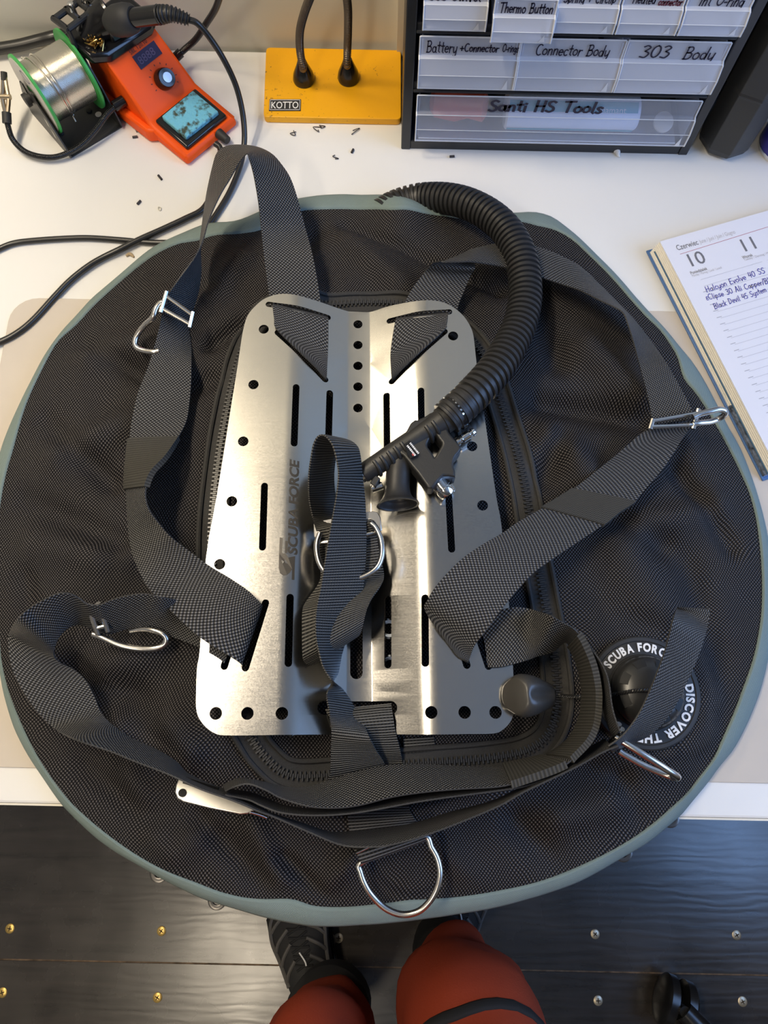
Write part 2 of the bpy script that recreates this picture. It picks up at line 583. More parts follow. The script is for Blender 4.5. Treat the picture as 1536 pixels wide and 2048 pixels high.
# right wall with a window opening
wy0, wy1, wz0, wz1 = -0.54, 0.58, 1.12, 2.38
wr = MB()
wr.box((XR, YF, 0), (XR + .1, YB, wz0)).box((XR, YF, wz1), (XR + .1, YB, ZC))
wr.box((XR, YF, wz0), (XR + .1, wy0, wz1)).box((XR, wy1, wz0), (XR + .1, YB, wz1))
struct('wall_right', wr, M['ceil'])
M['frame'] = pbr('white_window_frame', (0.7, 0.7, 0.7), 0.4)
wf = MB()
for a, b in (((wy0, wz0), (wy1, wz0 + .05)), ((wy0, wz1 - .05), (wy1, wz1)), ((wy0, wz0), (wy0 + .05, wz1)), ((wy1 - .05, wz0), (wy1, wz1)), (((wy0 + wy1) / 2 - .025, wz0), ((wy0 + wy1) / 2 + .025, wz1))):
    wf.box((XR + .03, a[0], a[1]), (XR + .07, b[0], b[1]))
struct('window_1', wf, M['frame'])
struct('ceiling', MB().box((XL - .1, YF - .1, ZC), (XR + .1, YB + .1, ZC + .08)), M['ceil'])
# pale upright strip on the wall between the yellow base and the cabinet
tp = PY(809, 60, YB)
struct('trim_1', MB().box((0.004, YB - .012, T), (0.020, YB, 1.6)), pbr('pale_wall_strip', (0.62, 0.56, 0.44), 0.7), 'pale upright strip on the wall beside the drawer cabinet')
# the lamps
M['tube'] = pbr('lamp_diffuser', (0.9, 0.9, 0.9), 0.4, emit=(1.0, 0.86, 0.64), es=9.0)
M['lampbody'] = pbr('lamp_housing', (0.75, 0.75, 0.74), 0.4)
for (x_, y_, l_, w_), lab in zip(CL, ('long white strip lamp under the ceiling over the table', 'short white strip lamp under the ceiling behind the person')):
    cl = thing('ceiling_lamp', lab, 'lamp', (x_, y_, 2.56))
    MB().box((x_ - .08, y_ - l_ / 2 - .05, 2.565), (x_ + .08, y_ + l_ / 2 + .05, ZC)).build('housing', M['lampbody'], cl, bevel=.006)
    MB().box((x_ - .06, y_ - l_ / 2 - .02, 2.552), (x_ + .06, y_ + l_ / 2 + .02, 2.5655)).build('diffuser', M['tube'], cl, bevel=.004)
wl = thing('wall_lamp', 'white bracket lamp on the grey wall above the table', 'lamp', (LAMP.x, YB, 1.62))
MB().box((LAMP.x - .05, YB - .02, 1.56), (LAMP.x + .05, YB, 1.72)).build('wall_plate', M['lampbody'], wl, bevel=.004)
MB().tube([(LAMP.x, YB - .02, 1.66), (LAMP.x, .76, 1.69), (LAMP.x, .70, 1.68)], .012).build('arm', M['lampbody'], wl)
MB().box((LAMP.x - .06, .61, 1.640), (LAMP.x + .06, .79, 1.675)).build('lamp_head', M['lampbody'], wl, bevel=.005)
MB().box((LAMP.x - .052, .62, 1.630), (LAMP.x + .052, .78, 1.6405)).build('diffuser', M['tube'], wl)

# ------------------------------------------------------------------ table and desk pad
M['laminate'] = pbr('white_laminate', (0.765, 0.755, 0.73), 0.38, noise_amt=.012, noise_scale=6)
M['laminate_edge'] = pbr('laminate_edging', (0.72, 0.68, 0.58), 0.5)
tb = thing('work_table', 'white laminate work table under the diving harness', 'table', (0, .38, 0))
TY0, TY1 = -0.064, 0.833
MB().box((-.95, TY0, T - .028), (.95, TY1, T)).build('tabletop', M['laminate'], tb, bevel=.0025, smooth=False)
MB().box((-.95, TY0 - .0018, T - .0265), (.95, TY0 - .00005, T - .0015)).build('edge_banding', M['laminate_edge'], tb, smooth=False)
for x in (-.9, .9):
    for y in (.02, .77):
        MB().box((x - .025, y - .025, 0), (x + .025, y + .025, T - .028)).build('leg', M['laminate'], tb, bevel=.003)
M['pad'] = pbr('desk_pad', (0.56, 0.50, 0.43), 0.62, noise_amt=.03, noise_scale=12)
def rrect(x0, y0, x1, y1, r, n=6):
    out = []
    for cx, cy, a in ((x1 - r, y1 - r, 0), (x0 + r, y1 - r, 90), (x0 + r, y0 + r, 180), (x1 - r, y0 + r, 270)):
        for i in range(n + 1):
            an = math.radians(a + 90 * i / n)
            out.append((cx + r * math.cos(an), cy + r * math.sin(an)))
    return out
pp = rrect(-.423, -.033, .452, .466, .03)
tag(MB().prism([(x, y, T + .0003) for x, y in pp], (0, 0, .0016)).build('desk_pad', M['pad'], bevel=.0005), 'large beige desk pad lying under the black wing', 'desk pad')
# ------------------------------------------------------------------ the wing: outlines read off the photograph, laid out at their real height
OUT_PX = [(595,398),(644,391),(693,389),(742,390),(781,391),(812,397),(846,409),(876,421),(950,428),(1030,427),(1069,424),(1103,433),(1150,469),(1189,507),(1230,548),(1267,591),(1299,627),(1320,650),
 (1361,697),(1380,719),(1399,747),(1430,804),(1455,854),(1480,897),(1500,947),(1520,1010),(1534,1070),(1545,1150),(1546,1230),(1537,1310),(1518.6,1385),(1500,1433),(1481.6,1472),(1463,1504),(1439,1531),(1415,1565),(1384,1602),(1362,1630),
 (1331,1656),(1296,1685),(1244,1715),(1209,1736),(1157,1764),(1105,1783),(1052,1799),(1000,1813),(920,1827),(852,1837),(785,1845),(717,1850),(666,1853),(622,1852),(581,1846),(531,1835),(490,1823),(456,1813),(407,1798),(358,1775),(309,1749),(277,1730),(228,1702),(195,1678),(156,1642),(127,1613),
 (87,1556),(55,1508),(29,1457),(11,1399),(0,1337),(-15,1250),(-24,1150),(-22,1050),(-12,960),(3,897),(13,869),(31,827),(52,785),(78,733),(99,699),(125,663),(156,629),(182,599),(208,577),(250,543),(281,514),(307,494),(339,478),(370,465),(400,452),(420,446),(463,445),(488,438),(517,425),(555,408)]
IN_PX = [(602,420),(644,418),(693,417),(742,417),(790,420),(839,424),(888,431),(960,442),(1049,443),(1079,453),(1093,453),(1122,464),(1146,479),(1183,514),(1223,554),(1260,597),(1292,633),(1320,658),
 (1355,710),(1367,757),(1392,785),(1424,835),(1455,891),(1486,954),(1500,985),(1513,1035),(1524,1130),(1524,1230),(1510,1310),(1484,1385),(1476,1409),(1458,1451),(1442,1486),(1431,1515),(1402,1552),(1376,1586),(1341,1618),(1299,1655),
 (1244,1691),(1174,1727),(1122,1750),(1070,1767),(1000,1782),(954,1790),(886,1798),(818,1801),(751,1810),(700,1815),(649,1816),(615,1811),(595,1801),(571,1798),(524,1800),(488,1797),(439,1785),(391,1766),(325,1740),(277,1714),(228,1681),(179,1642),(140,1606),(109,1567),
 (73,1512),(36,1435),(14,1377),(1,1319),(-2,1250),(-7,1150),(-5,1050),(8,960),(26,897),(36,858),(52,806),(78,749),(104,699),(117,678),(140,660),(156,646),(182,616),(221,580),(260,546),(299,515),(333,496),(364,484),(390,483),(429,469),(473,468),(517,462),(560,440)]
WC = P(765, 1100, 0.02)
NA, NR = 320, 84
BA = P(806, 400, .02)
BA = math.atan2(BA.y - WC.y, BA.x - WC.x)
def bump(a):
    """the rim rides up over the hose lying under it"""
    d = (a - BA + math.pi) % (2 * math.pi) - math.pi
    return .022 * math.exp(-(d / .085) ** 2)
def polar(px, h):
    pts = []
    for x, y in px:
        v = P(x, y, h)
        for _ in range(3):
            v = P(x, y, h + bump(math.atan2(v.y - WC.y, v.x - WC.x)))
        dx, dy = v.x - WC.x, v.y - WC.y
        pts.append((math.atan2(dy, dx), math.hypot(dx, dy)))
    pts.sort()
    return pts
def ev(pts, a):
    a = (a + math.pi) % (2 * math.pi) - math.pi
    n = len(pts)
    for i in range(n):
        a1 = pts[i][0]
        if a <= a1:
            break
    else:
        i = n
    p0 = pts[(i - 1) % n]
    p1 = pts[i % n]
    x0 = p0[0] - (2 * math.pi if i == 0 else 0)
    x1 = p1[0] + (2 * math.pi if i == n else 0)
    return lerp(p0[1], p1[1], (a - x0) / max(1e-9, x1 - x0))
PO = polar(OUT_PX, 0.008)
PI_ = polar(IN_PX, 0.019)
def smooth_tab(pts):
    t = [ev(pts, 2 * math.pi * i / 1440 - math.pi) for i in range(1440)]
    return [sum(t[(i + k) % 1440] for k in range(-4, 5)) / 9 for i in range(1440)]
TO, TI = smooth_tab(PO), smooth_tab(PI_)
def tab(t, a):
    f = ((a + math.pi) / (2 * math.pi) * 1440) % 1440
    i = int(f)
    return lerp(t[i % 1440], t[(i + 1) % 1440], f - i)

FOLDS_PX = [ # x0,y0,x1,y1, height mm, width px : soft creases (negative) and pillows of the filled bladder
 (75,830,215,960,-6,26),(30,990,235,1085,-6,28),(140,662,330,770,-6,20),(300,530,420,565,-4,20),(60,1080,240,1120,6,42),(110,900,250,850,6,40),(170,700,300,680,6,36),
 (330,800,420,760,-5,26),(690,430,1000,575,-6,15),(640,425,560,570,-4,18),(430,570,480,500,5,26),(420,690,485,640,-6,18),(700,470,800,560,6,38),(560,500,620,590,4,28),
 (1080,800,1290,835,-9,30),(1110,880,1190,975,7,40),(1360,930,1480,1085,-7,22),(1190,1010,1330,1085,-6,30),(1290,1050,1440,1010,6,36),(1085,590,1115,720,-5,28),(1180,690,1280,790,8,46),
 (1120,870,1090,960,-5,24),(1340,800,1400,900,4,25),(1400,1408,1460,1440,-6,10),(1330,1522,1425,1512,-4,14),(1250,1100,1350,1300,6,60),(1380,1120,1450,1330,-5,34),
 (90,1430,230,1510,-5,24),(150,1540,290,1640,-7,26),(230,1465,310,1720,6,28),(400,1640,510,1770,-6,22),(340,1730,420,1640,5,26),(560,1720,650,1808,-8,13),(500,1640,560,1770,6,22),(640,1795,705,1720,5,18),
 (1250,1555,1300,1650,-6,20),(1130,1640,1270,1600,6,36),(1040,1650,1150,1765,-5,26),(900,1720,965,1795,4,28),(130,1350,310,1400,-6,32),(240,1130,330,1150,-4,30),(60,1290,30,1150,-4,24),(320,1400,380,1500,5,34),(210,1340,330,1290,5,36)]
VX = P(1287, 1385, .041)
FOLDS = []
for x0, y0, x1, y1, a, w in FOLDS_PX:
    A_, B_ = P(x0, y0, .04), P(x1, y1, .04)
    FOLDS.append((A_.x, A_.y, B_.x, B_.y, a * .0024, w / 2050.0))
def wing_h(x, y):
    """height of the wing's upper fabric above the table top"""
    dx, dy = x - WC.x, y - WC.y
    r = math.hypot(dx, dy)
    a = math.atan2(dy, dx)
    R = tab(TI, a)
    s = r / R
    if s > 1.0:
        Ro = tab(TO, a)
        t = min(1.0, (r - R) / max(1e-6, Ro - R))
        return 0.019 * (1 - t) + .008 * t + bump(a) if r <= Ro else 0.0
    h = 0.019 + 0.027 * (1 - s ** 3.2) + bump(a) * s ** 9
    fade = 1 - s ** 10
    d = 0.0
    for ax, ay, bx, by, am, w in FOLDS:
        ux, uy = bx - ax, by - ay
        L2 = ux * ux + uy * uy
        t = max(0.0, min(1.0, ((x - ax) * ux + (y - ay) * uy) / L2))
        q = ((x - ax - ux * t) ** 2 + (y - ay - uy * t) ** 2) / (w * w)
        if q < 9:
            d += am * math.exp(-q)
    d += noise.noise((x * 9, y * 9, 0)) * .007 + noise.noise((x * 24, y * 24, 3)) * .0024
    h += d * fade
    q = math.hypot(x - VX.x, y - VX.y)     # flat seat of the dump valve
    if q < .085:
        t = min(1.0, max(0.0, (.085 - q) / .030))
        h = lerp(h, .0400, t * t * (3 - 2 * t))
    return h

# backplate frame
HP = 0.0545
PA, PB_ = P(718, 625, HP), P(719, 1468, HP)
PDY = (PA - PB_); PDY.z = 0; PDY.normalize()
PDX = Vector((PDY.y, -PDY.x, 0))
PORG = Vector((PB_.x, PB_.y, 0))
def prof(u):
    u = abs(u)
    c, e0, e1, k = .0112, .052, .070, .36
    if u < c: return 0.0
    if u < e0: return (u - c) * k
    if u < e1:
        t = (u - e0) / (e1 - e0)
        return (e0 - c) * k + (e1 - e0) * k * (t - t * t / 2)
    return (e0 - c) * k + (e1 - e0) * k * .5 
def plate_uv(p):
    d = Vector((p.x, p.y, 0)) - PORG
    return d.dot(PDX), d.dot(PDY)
def plate_px(x, y, off=0.0):
    """pixel -> plate coordinates (u across, v along)"""
    h = HP + .01
    for _ in range(6):
        u, v = plate_uv(P(x, y, h + off))
        h = HP + prof(u)
    return u, v
def plate_at(u, v, off=0.0):
    q = PORG + PDX * u + PDY * v
    return Vector((q.x, q.y, T + HP + prof(u) + off))
def plate_h(x, y):
    u, v = plate_uv(Vector((x, y, 0)))
    if -0.002 < v < .412 and abs(u) < lerp(.137, .098, max(0, min(1, (v - .03) / .36))):
        return HP + prof(u) + .003
    return 0.0
def surf(x, y):
    return max(wing_h(x, y), plate_h(x, y), 0.0)
def PS(px, py, d, f=surf):
    h = .045 + d
    for _ in range(7):
        p = P(px, py, h)
        h = f(p.x, p.y) + d
    return P(px, py, h)

wing = thing('buoyancy_wing', 'big round black nylon buoyancy wing with teal edge lying across the table', 'buoyancy wing', (WC.x, WC.y, T))
vs, fs, uv = [], [], []
for j in range(NR + 1):
    s = (j / NR) ** 0.85
    for i in range(NA):
        a = 2 * math.pi * i / NA
        r = tab(TI, a) * s
        x, y = WC.x + r * math.cos(a), WC.y + r * math.sin(a)
        vs.append((x, y, T + wing_h(x, y)))
        uv.append((x, y))
for j in range(NR):
    for i in range(NA):
        k = (i + 1) % NA
        fs.append((j * NA + i, j * NA + k, (j + 1) * NA + k, (j + 1) * NA + i))
mk('upper_shell', vs, fs, M['nylon'], wing, uv=uv, sharp=180)
# teal gusset: from the seam out and under
vs, fs, uv = [], [], []
ring = []
for i in range(NA):
    a = 2 * math.pi * i / NA
    ri, ro = tab(TI, a), tab(TO, a)
    wob = noise.noise((math.cos(a) * 14, math.sin(a) * 14, 1.0)) * .0012
    sec = [(ri - .0010, .0188), (ri + .0006, .0212)]
    for t in (.15, .35, .55, .75, .9, 1.0):
        sec.append((lerp(ri, ro, t), .0205 - .0115 * t * t + wob * math.sin(t * math.pi)))
    sec += [(ro - .002, .0060), (ro - .012, .0035)]
    ring.append(len(sec))
    for q, (r, h) in enumerate(sec):
        vs.append((WC.x + r * math.cos(a), WC.y + r * math.sin(a), T + h + bump(a) * (1 if q < 8 else .8)))
        uv.append((a * .35, q * .004))
ns = ring[0]
for i in range(NA):
    k = (i + 1) % NA
    for q in range(ns - 1):
        fs.append((i * ns + q, i * ns + q + 1, k * ns + q + 1, k * ns + q))
mk('teal_edge_band', vs, fs, M['teal'], wing, uv=uv, sharp=180)
vs, fs, uv = [(WC.x, WC.y, T + .0032)], [], [(WC.x, WC.y)]
for i in range(NA):
    a = 2 * math.pi * i / NA
    r = tab(TO, a) - .011
    vs.append((WC.x + r * math.cos(a), WC.y + r * math.sin(a), T + .0035 + bump(a) * .8))
    uv.append((vs[-1][0], vs[-1][1]))
for i in range(NA):
    fs.append((0, 1 + (i + 1) % NA, 1 + i))
mk('under_shell', vs, fs, M['nylon'], wing, uv=uv)
M['eyelet'] = pbr('dark_eyelet', (.10, .095, .09), .3, metal=.8)
# eyelets along the under edge
for px, py in ((319, 1745), (435, 1799), (1245, 1704), (1339, 1636)):
    c = P(px, py, .004)
    mb = MB()
    mb.lathe(c - Vector((0, 0, .002)), (0, 0, 1), [(0, .0045), (0, .0085), (.003, .0085), (.0035, .007), (.003, .0045), (0, .0045)], 24, caps=False)
    mb.build('eyelet', M['eyelet'], wing)
# zip round the centre pocket
ZP = [(590,606),(650,610),(720,607),(790,608),(850,620),(915,655),(962,705),(992,775),(1022,870),(1048,970),(1066,1080),(1086,1190),(1106,1300),(1114,1400),(1098,1465),(1050,1502),(960,1518),(800,1530),(650,1550),(575,1548),(532,1515),(505,1478),(470,1410),(440,1300),(424,1120),(433,960),(455,820),(490,690),(535,620)]
zc = catmull([PS(x, y, .001, wing_h) for x, y in ZP], 10, True)
def offset_path(path, d, dh):
    N = len(path)
    out = []
    for i in range(N):
        t = path[(i + 1) % N] - path[(i - 1) % N]
        t.z = 0
        t.normalize()
        p = path[i] + Vector((t.y, -t.x, 0)) * d
        out.append(Vector((p.x, p.y, T + wing_h(p.x, p.y) + dh)))
    return out
def strip_closed(path, d0, d1, dh, steps=3):
    rows = [offset_path(path, lerp(d0, d1, k / steps), dh) for k in range(steps + 1)]
    N = len(path)
    vs = [v for r in rows for v in r]
    fs = []
    for k in range(steps):
        for i in range(N):
            j = (i + 1) % N
            fs.append((k * N + i, k * N + j, (k + 1) * N + j, (k + 1) * N + i))
    return vs, fs
zt = MB()
zt.add(*strip_closed(zc, -.0135, .0135, .0012, 6))
zip_o = zt.build('zipper', M['binding'], wing, sharp=180)
tube_in = MB().tube(offset_path(zc, .0125, .0022), .0024, 8, closed=True)
tube_in.tube(offset_path(zc, -.0125, .0022), .0026, 8, closed=True)
tube_in.build('piping', M['binding'], zip_o)
teeth = MB()
L = 0
zr, zl = resample(zc + [zc[0]], .0021)
for i in range(len(zr) - 1):
    p, q = zr[i], zr[i + 1]
    t = (q - p).normalized()
    s = Vector((t.y, -t.x, 0)).normalized()
    up = Vector((0, 0, 1))
    z = T + wing_h(p.x, p.y) + .0016
    sd = 1 if i % 2 else -1
    m = Matrix.Translation(Vector((p.x, p.y, z)) + s * sd * .0012) @ Matrix(((s.x, t.x, 0, 0), (s.y, t.y, 0, 0), (0, 0, 1, 0), (0, 0, 0, 1)))
    teeth.box((-.0028, -.00075, 0), (.0028, .00075, .0022), m)
M['teeth'] = pbr('zip_teeth', (0.035, 0.035, 0.037), 0.22)
to = teeth.build('zip_teeth', M['teeth'], zip_o, smooth=False)

# ------------------------------------------------------------------ ribbons (webbing)
def solve_pair(spec, w):
    x1, y1, x2, y2, ref, h, dr = spec
    rx, ry, ox, oy = (x1, y1, x2, y2) if ref == 1 else (x2, y2, x1, y1)
    if h >= 10:
        A_ = PS(rx, ry, h - 10)
    else:
        A_ = P(rx, ry, h)
        if A_.z - T < surf(A_.x, A_.y) + .002 and h < 10 and dr != 9:
            A_ = PS(rx, ry, .002)
    h0 = A_.z - T
    B_ = P(ox, oy, h0)
    if dr == 0:
        if h >= 10: B_ = PS(ox, oy, h - 10)
    elif dr != 9:
        best = (B_ - A_).length
        for k in range(0, 130):
            c = P(ox, oy, h0 + dr * k * .0005)
            if dr < 0 and c.z - T < surf(c.x, c.y) + .0015:
                break
            dd = (c - A_).length
            B_ = c
            if dd >= w: break
    return (A_, B_) if ref == 1 else (B_, A_)

def ribbon(name, specs, mat, parent, w=.05, th=.0022, n=7, clear=.0018, clamp=True, lift=0.0, nc=6, pairs=None, t0=0.0, t1=1.0, widen=0.0, bulge=0.0):
    pr = pairs or [solve_pair(s, w) for s in specs]
    E1 = catmull([p[0] for p in pr], n)
    E2 = catmull([p[1] for p in pr], n)
    N = len(E1)
    a, b = int(t0 * (N - 1)), int(round(t1 * (N - 1)))
    E1, E2 = E1[a:b + 1], E2[a:b + 1]
    N = len(E1)
    rows = []
    for i in range(N):
        mid = (E1[i] + E2[i]) / 2
        acr = (E2[i] - E1[i])
        e1, e2 = E1[i] - acr.normalized() * widen, E2[i] + acr.normalized() * widen
        row = []
        for k in range(nc + 1):
            p = lerp(e1, e2, k / nc)
            if clamp:
                m = T + surf(p.x, p.y) + clear + lift
                if p.z < m: p = Vector((p.x, p.y, m))
            row.append(p)
        rows.append(row)
    v = [0.0]
    for i in range(1, N):
        v.append(v[-1] + (((rows[i][0] - rows[i-1][0]).length + (rows[i][-1] - rows[i-1][-1]).length) / 2))
    vs, fs, uv = [], [], []
    M_ = nc + 1
    prev = None
    for side in (1, -1):
        for i in range(N):
            t = (rows[min(i + 1, N - 1)][nc // 2] - rows[max(i - 1, 0)][nc // 2])
            acr = rows[i][-1] - rows[i][0]
            nn = acr.cross(t)
            if nn.length < 1e-9: nn = Vector((0, 0, 1))
            nn.normalize()
            if side == 1:
                if prev is not None and prev.dot(nn) < 0: nn = -nn
                prev = nn
                rows[i].append(nn)
            else:
                nn = rows[i][-1]
            for k in range(M_):
                edge = 1.0 if 0 < k < nc else .55
                vs.append(rows[i][k] + nn * (side * (th / 2 * edge + lift)))
                uv.append((k / nc * w, v[i]))
    B0 = N * M_
    for i in range(N - 1):
        for k in range(nc):
            q = (i * M_ + k, i * M_ + k + 1, (i + 1) * M_ + k + 1, (i + 1) * M_ + k)
            fs.append(q)
            fs.append(tuple(B0 + z for z in q[::-1]))
        for k in (0, nc):
            fs.append((i * M_ + k, (i + 1) * M_ + k, B0 + (i + 1) * M_ + k, B0 + i * M_ + k))
    for i in (0, N - 1):
        for k in range(nc):
            fs.append((i * M_ + k, i * M_ + k + 1, B0 + i * M_ + k + 1, B0 + i * M_ + k))
    return mk(name, vs, fs, mat, parent, uv=uv, sharp=50), pr

def wire(name, pts, r, mat, parent, closed=False, n=6, seg=12, sm=True):
    p = catmull([Vector(q) for q in pts], n, closed) if sm else [Vector(q) for q in pts]
    return MB().tube(p, r, seg, closed=closed).build(name, mat, parent)

# small stitched webbing tab of the wing below the plate
ribbon('webbing_tab', [(806,1478,868,1474,1,10.002,0),(807,1490,869,1485,1,10.002,0),(808,1507,870,1501,1,10.002,0)], M['webrib'], wing, w=.026)
for px, py in ((775.6, 1258), (777.5, 1331)):
    c = PS(px + 3, py, .001, wing_h)
    MB().lathe(c, (0, 0, 1), [(0, .005), (0, .0098), (.0022, .0095), (.003, .0078), (.0022, .005), (0, .005)], 28, caps=False).build('eyelet', M['chrome'], wing)

# ------------------------------------------------------------------ the stainless backplate
plate = thing('backplate', 'brushed stainless steel backplate with slots and holes in the centre of the wing', 'backplate', PORG + PDY * .2 + Vector((0, 0, T + HP - .003)))
OUTL = [(484,682),(489,656),(496,635),(508,619),(526,603),(547,594),(567,591),(588,592.5),(614,599),(640,607),(666,616),(690,624),(718,627),(745,626),(776,616),(809,609),(837,605),(864,604),(886,608),(908,619),(927,636),(941,658),(947,680),
 (953,735),(965,814),(973,869),(992,998),(1002,1053),(1016,1200),(1024,1317),(1027.5,1413),(1025,1431),(1018,1446),(1005,1459),(987,1467),(934,1468),(882,1469),(801,1469),(720,1469),(661,1469),(544,1470),(462,1471),(434,1468),(413,1454),(399,1435),(394,1415),(394,1385),(396,1335),(402,1294),(413,1122),(435,994),(458,849),(476,737)]
cu = bpy.data.curves.new('outline', 'CURVE')
cu.dimensions = '2D'
cu.fill_mode = 'BOTH'
def add_loop(uvs):
    sp = cu.splines.new('POLY')
    sp.points.add(len(uvs) - 1)
    for q, (a, b) in zip(sp.points, uvs):
        q.co = (a, b, 0, 1)
    sp.use_cyclic_u = True
o2 = [Vector(plate_px(x, y)) for x, y in OUTL]
add_loop(catmull(o2, 3, True))
def hole(x, y, r):
    u, v = plate_px(x, y)
    add_loop([(u + r * math.cos(a * math.pi / 12), v + r * math.sin(a * math.pi / 12)) for a in range(24)])
def slot(x0, y0, x1, y1, r):
    a, b = Vector(plate_px(x0, y0)), Vector(plate_px(x1, y1))
    d = (b - a).normalized()
    n_ = Vector((-d.y, d.x))
    pts = []
    for c, s in ((b, 0), (a, 180)):
        for i in range(9):
            an = math.radians(s - 90 + 180 * i / 8)
            pts.append(c + (d * math.cos(an) + n_ * math.sin(an)) * r)
    add_loop(pts)
HR = .0050
for x, y in ((528.4,661.6),(508,772),(487.5,885),(464.8,1004.6),(440.7,1130),(905.6,675),(925,783),(943.4,895),(964.3,1012.8),(985,1138)): hole(x, y, HR)
for x, y in ((433,1427),(496,1427),(564.6,1427),(862,1425),(928.5,1425),(990,1425)): hole(x, y, .0053)
for x, y in ((716,651.7),(716,693),(716,734.5),(716,776),(716,818.6)): hole(x, y, .0047)
SR = .0032
for s in ((593,777,589,889),(660,789,657,897),(530,974,526,1096),(581,1196,577.5,1327),(775.6,1200,775.6,1330),(849.5,1197,850.3,1327),(896,980,902.7,1100),(773,794,774,900),(841.6,784,843,890)): slot(*s, SR)
slot(713.6, 1196, 713, 1346, .0056)
slot(649, 1416, 781, 1416, .0058)
for s in ((538,612,656,638),(556,668,651,762),(779,645,898,627),(783.5,766,889,666)): slot(*s, .0030)
for s in ((532,1207,492,1336),(491,1200,450,1333),(893,1205,933,1331),(935,1208,976,1333)): slot(*s, .0032)
co = bpy.data.objects.new('outline', cu)
COL.objects.link(co)
pm = bpy.data.meshes.new_from_object(co.evaluated_get(bpy.context.evaluated_depsgraph_get()))
bpy.data.objects.remove(co)
bpy.data.curves.remove(cu)
bm = bmesh.new()
bm.from_mesh(pm)
bmesh.ops.remove_doubles(bm, verts=bm.verts, dist=1e-6)
for xx in (.0106, .0118, .051, .0535, .056, .0585, .061, .0635, .066, .0685, .071):
    for sg in (1, -1):
        g = bm.verts[:] + bm.edges[:] + bm.faces[:]
        bmesh.ops.bisect_plane(bm, geom=g, plane_co=(sg * xx, 0, 0), plane_no=(1, 0, 0), dist=1e-6)
for k in range(1, 12):
    g = bm.verts[:] + bm.edges[:] + bm.faces[:]
    bmesh.ops.bisect_plane(bm, geom=g, plane_co=(0, k * .036, 0), plane_no=(0, 1, 0), dist=1e-6)
org = wloc(plate)
ez = HP + T + .0015
for f in bm.faces:
    if f.normal.z < 0: f.normal_flip()
for v in bm.verts:
    q = plate_at(v.co.x, v.co.y, .003)
    v.co = q - org
bm.to_mesh(pm)
bm.free()
pm.name = 'plate_sheet'
pm.materials.append(M['steel'])
pm.polygons.foreach_set('use_smooth', [True] * len(pm.polygons))
po = bpy.data.objects.new('plate_sheet', pm)
COL.objects.link(po)
po.parent = plate
sd = po.modifiers.new('thickness', 'SOLIDIFY')
sd.thickness = .003
sd.offset = -1
bv = po.modifiers.new('edge', 'BEVEL')
bv.width = .0009
bv.segments = 2
bv.limit_method = 'ANGLE'
bv.angle_limit = math.radians(50)
bv.harden_normals = True
# etched words and emblem
M['etch'] = pbr('etched_mark', (0.075, 0.070, 0.066), 0.4, metal=.6)
def etch(name, vs2, fs2):
    u0v0 = []
    mk(name, [plate_at(a, b, .0033) for a, b in vs2], fs2, M['etch'], plate, smooth=False)
tv, tf = printed('SCUBA FORCE', 1.0, bold=.035)
xs = [v.x for v in tv]; x0, x1 = min(xs), max(xs)
pA, pB = Vector(plate_px(595, 1112)), Vector(plate_px(598.5, 925))
ax = (pB - pA); Lw = ax.length; ax.normalize()
ay = Vector((-ax.y, ax.x))
hgt = .0083 / .70
etch('etched_words', [pA + ax * ((v.x - x0) / (x1 - x0) * Lw + v.y * .22 * hgt) + ay * (v.y * hgt) for v in tv], tf)
def zpx(x, y): return plate_px(380 + x / 3.657, 980 + y / 3.657)
em = MB()
E1p = [(660,353),(681,357),(675,470),(700,470),(722,500),(772,490),(766,663),(747,660),(750,585),(732,610),(712,625),(685,630),(662,615),(652,575),(655,470)]
E2p = [(700,377),(721,380),(714,468),(697,466)]
for poly in (E1p, E2p):
    pts = [plate_at(*zpx(*q), .0033) for q in poly]
    em.add(pts, [tuple(range(len(pts)))])
emo = em.build('etched_emblem', M['etch'], plate, smooth=False)
tri = [plate_at(*zpx(*q), .0036) for q in ((672,515),(692,530),(682,546))]
mk('emblem_triangle', tri, [(0, 1, 2)], M['steel'], emo, smooth=False)

# ------------------------------------------------------------------ the harness: one continuous webbing with its fittings
harness = thing('harness', 'black webbing harness threaded through the steel plate with loops, slides and belt buckle', 'diving harness', P(720, 1100, HP) + Vector((0, 0, .006)))
LS = [(641,640,538,640,1,.050,9),(641,602,538.5,595,1,.060,9),(626,514,529,520,2,.074,-1),(610,455,522,455,2,.086,-1),(595.5,400,517,406,2,.098,-1),(581,358,509,358,2,.108,-1),(564,331,503,332,2,.116,-1),(543,308,498,316,2,.122,-1),
 (513,294,494.6,308,2,.124,-1),(475,290,489,312,2,.122,-1),(450,294,481,322,2,.118,-1),(434,307,473,335,2,.114,-1),(425,335,460,358,2,.108,-1),(415,380,444,384,2,.103,-1),(408,423,428,416,2,.099,-1),(403,462,415,449,2,.096,-1),
 (400,488,406,481,2,.093,-1),(401,512,392,510,2,.091,-1),(402,546,376,533,2,.089,-1),(396,586,356,560,2,.085,-1),(383,630,333,595,2,.078,-1),(376,652,324,628,2,.072,-1)]
ls, lsp = ribbon('shoulder_strap', LS, M['web'], harness)
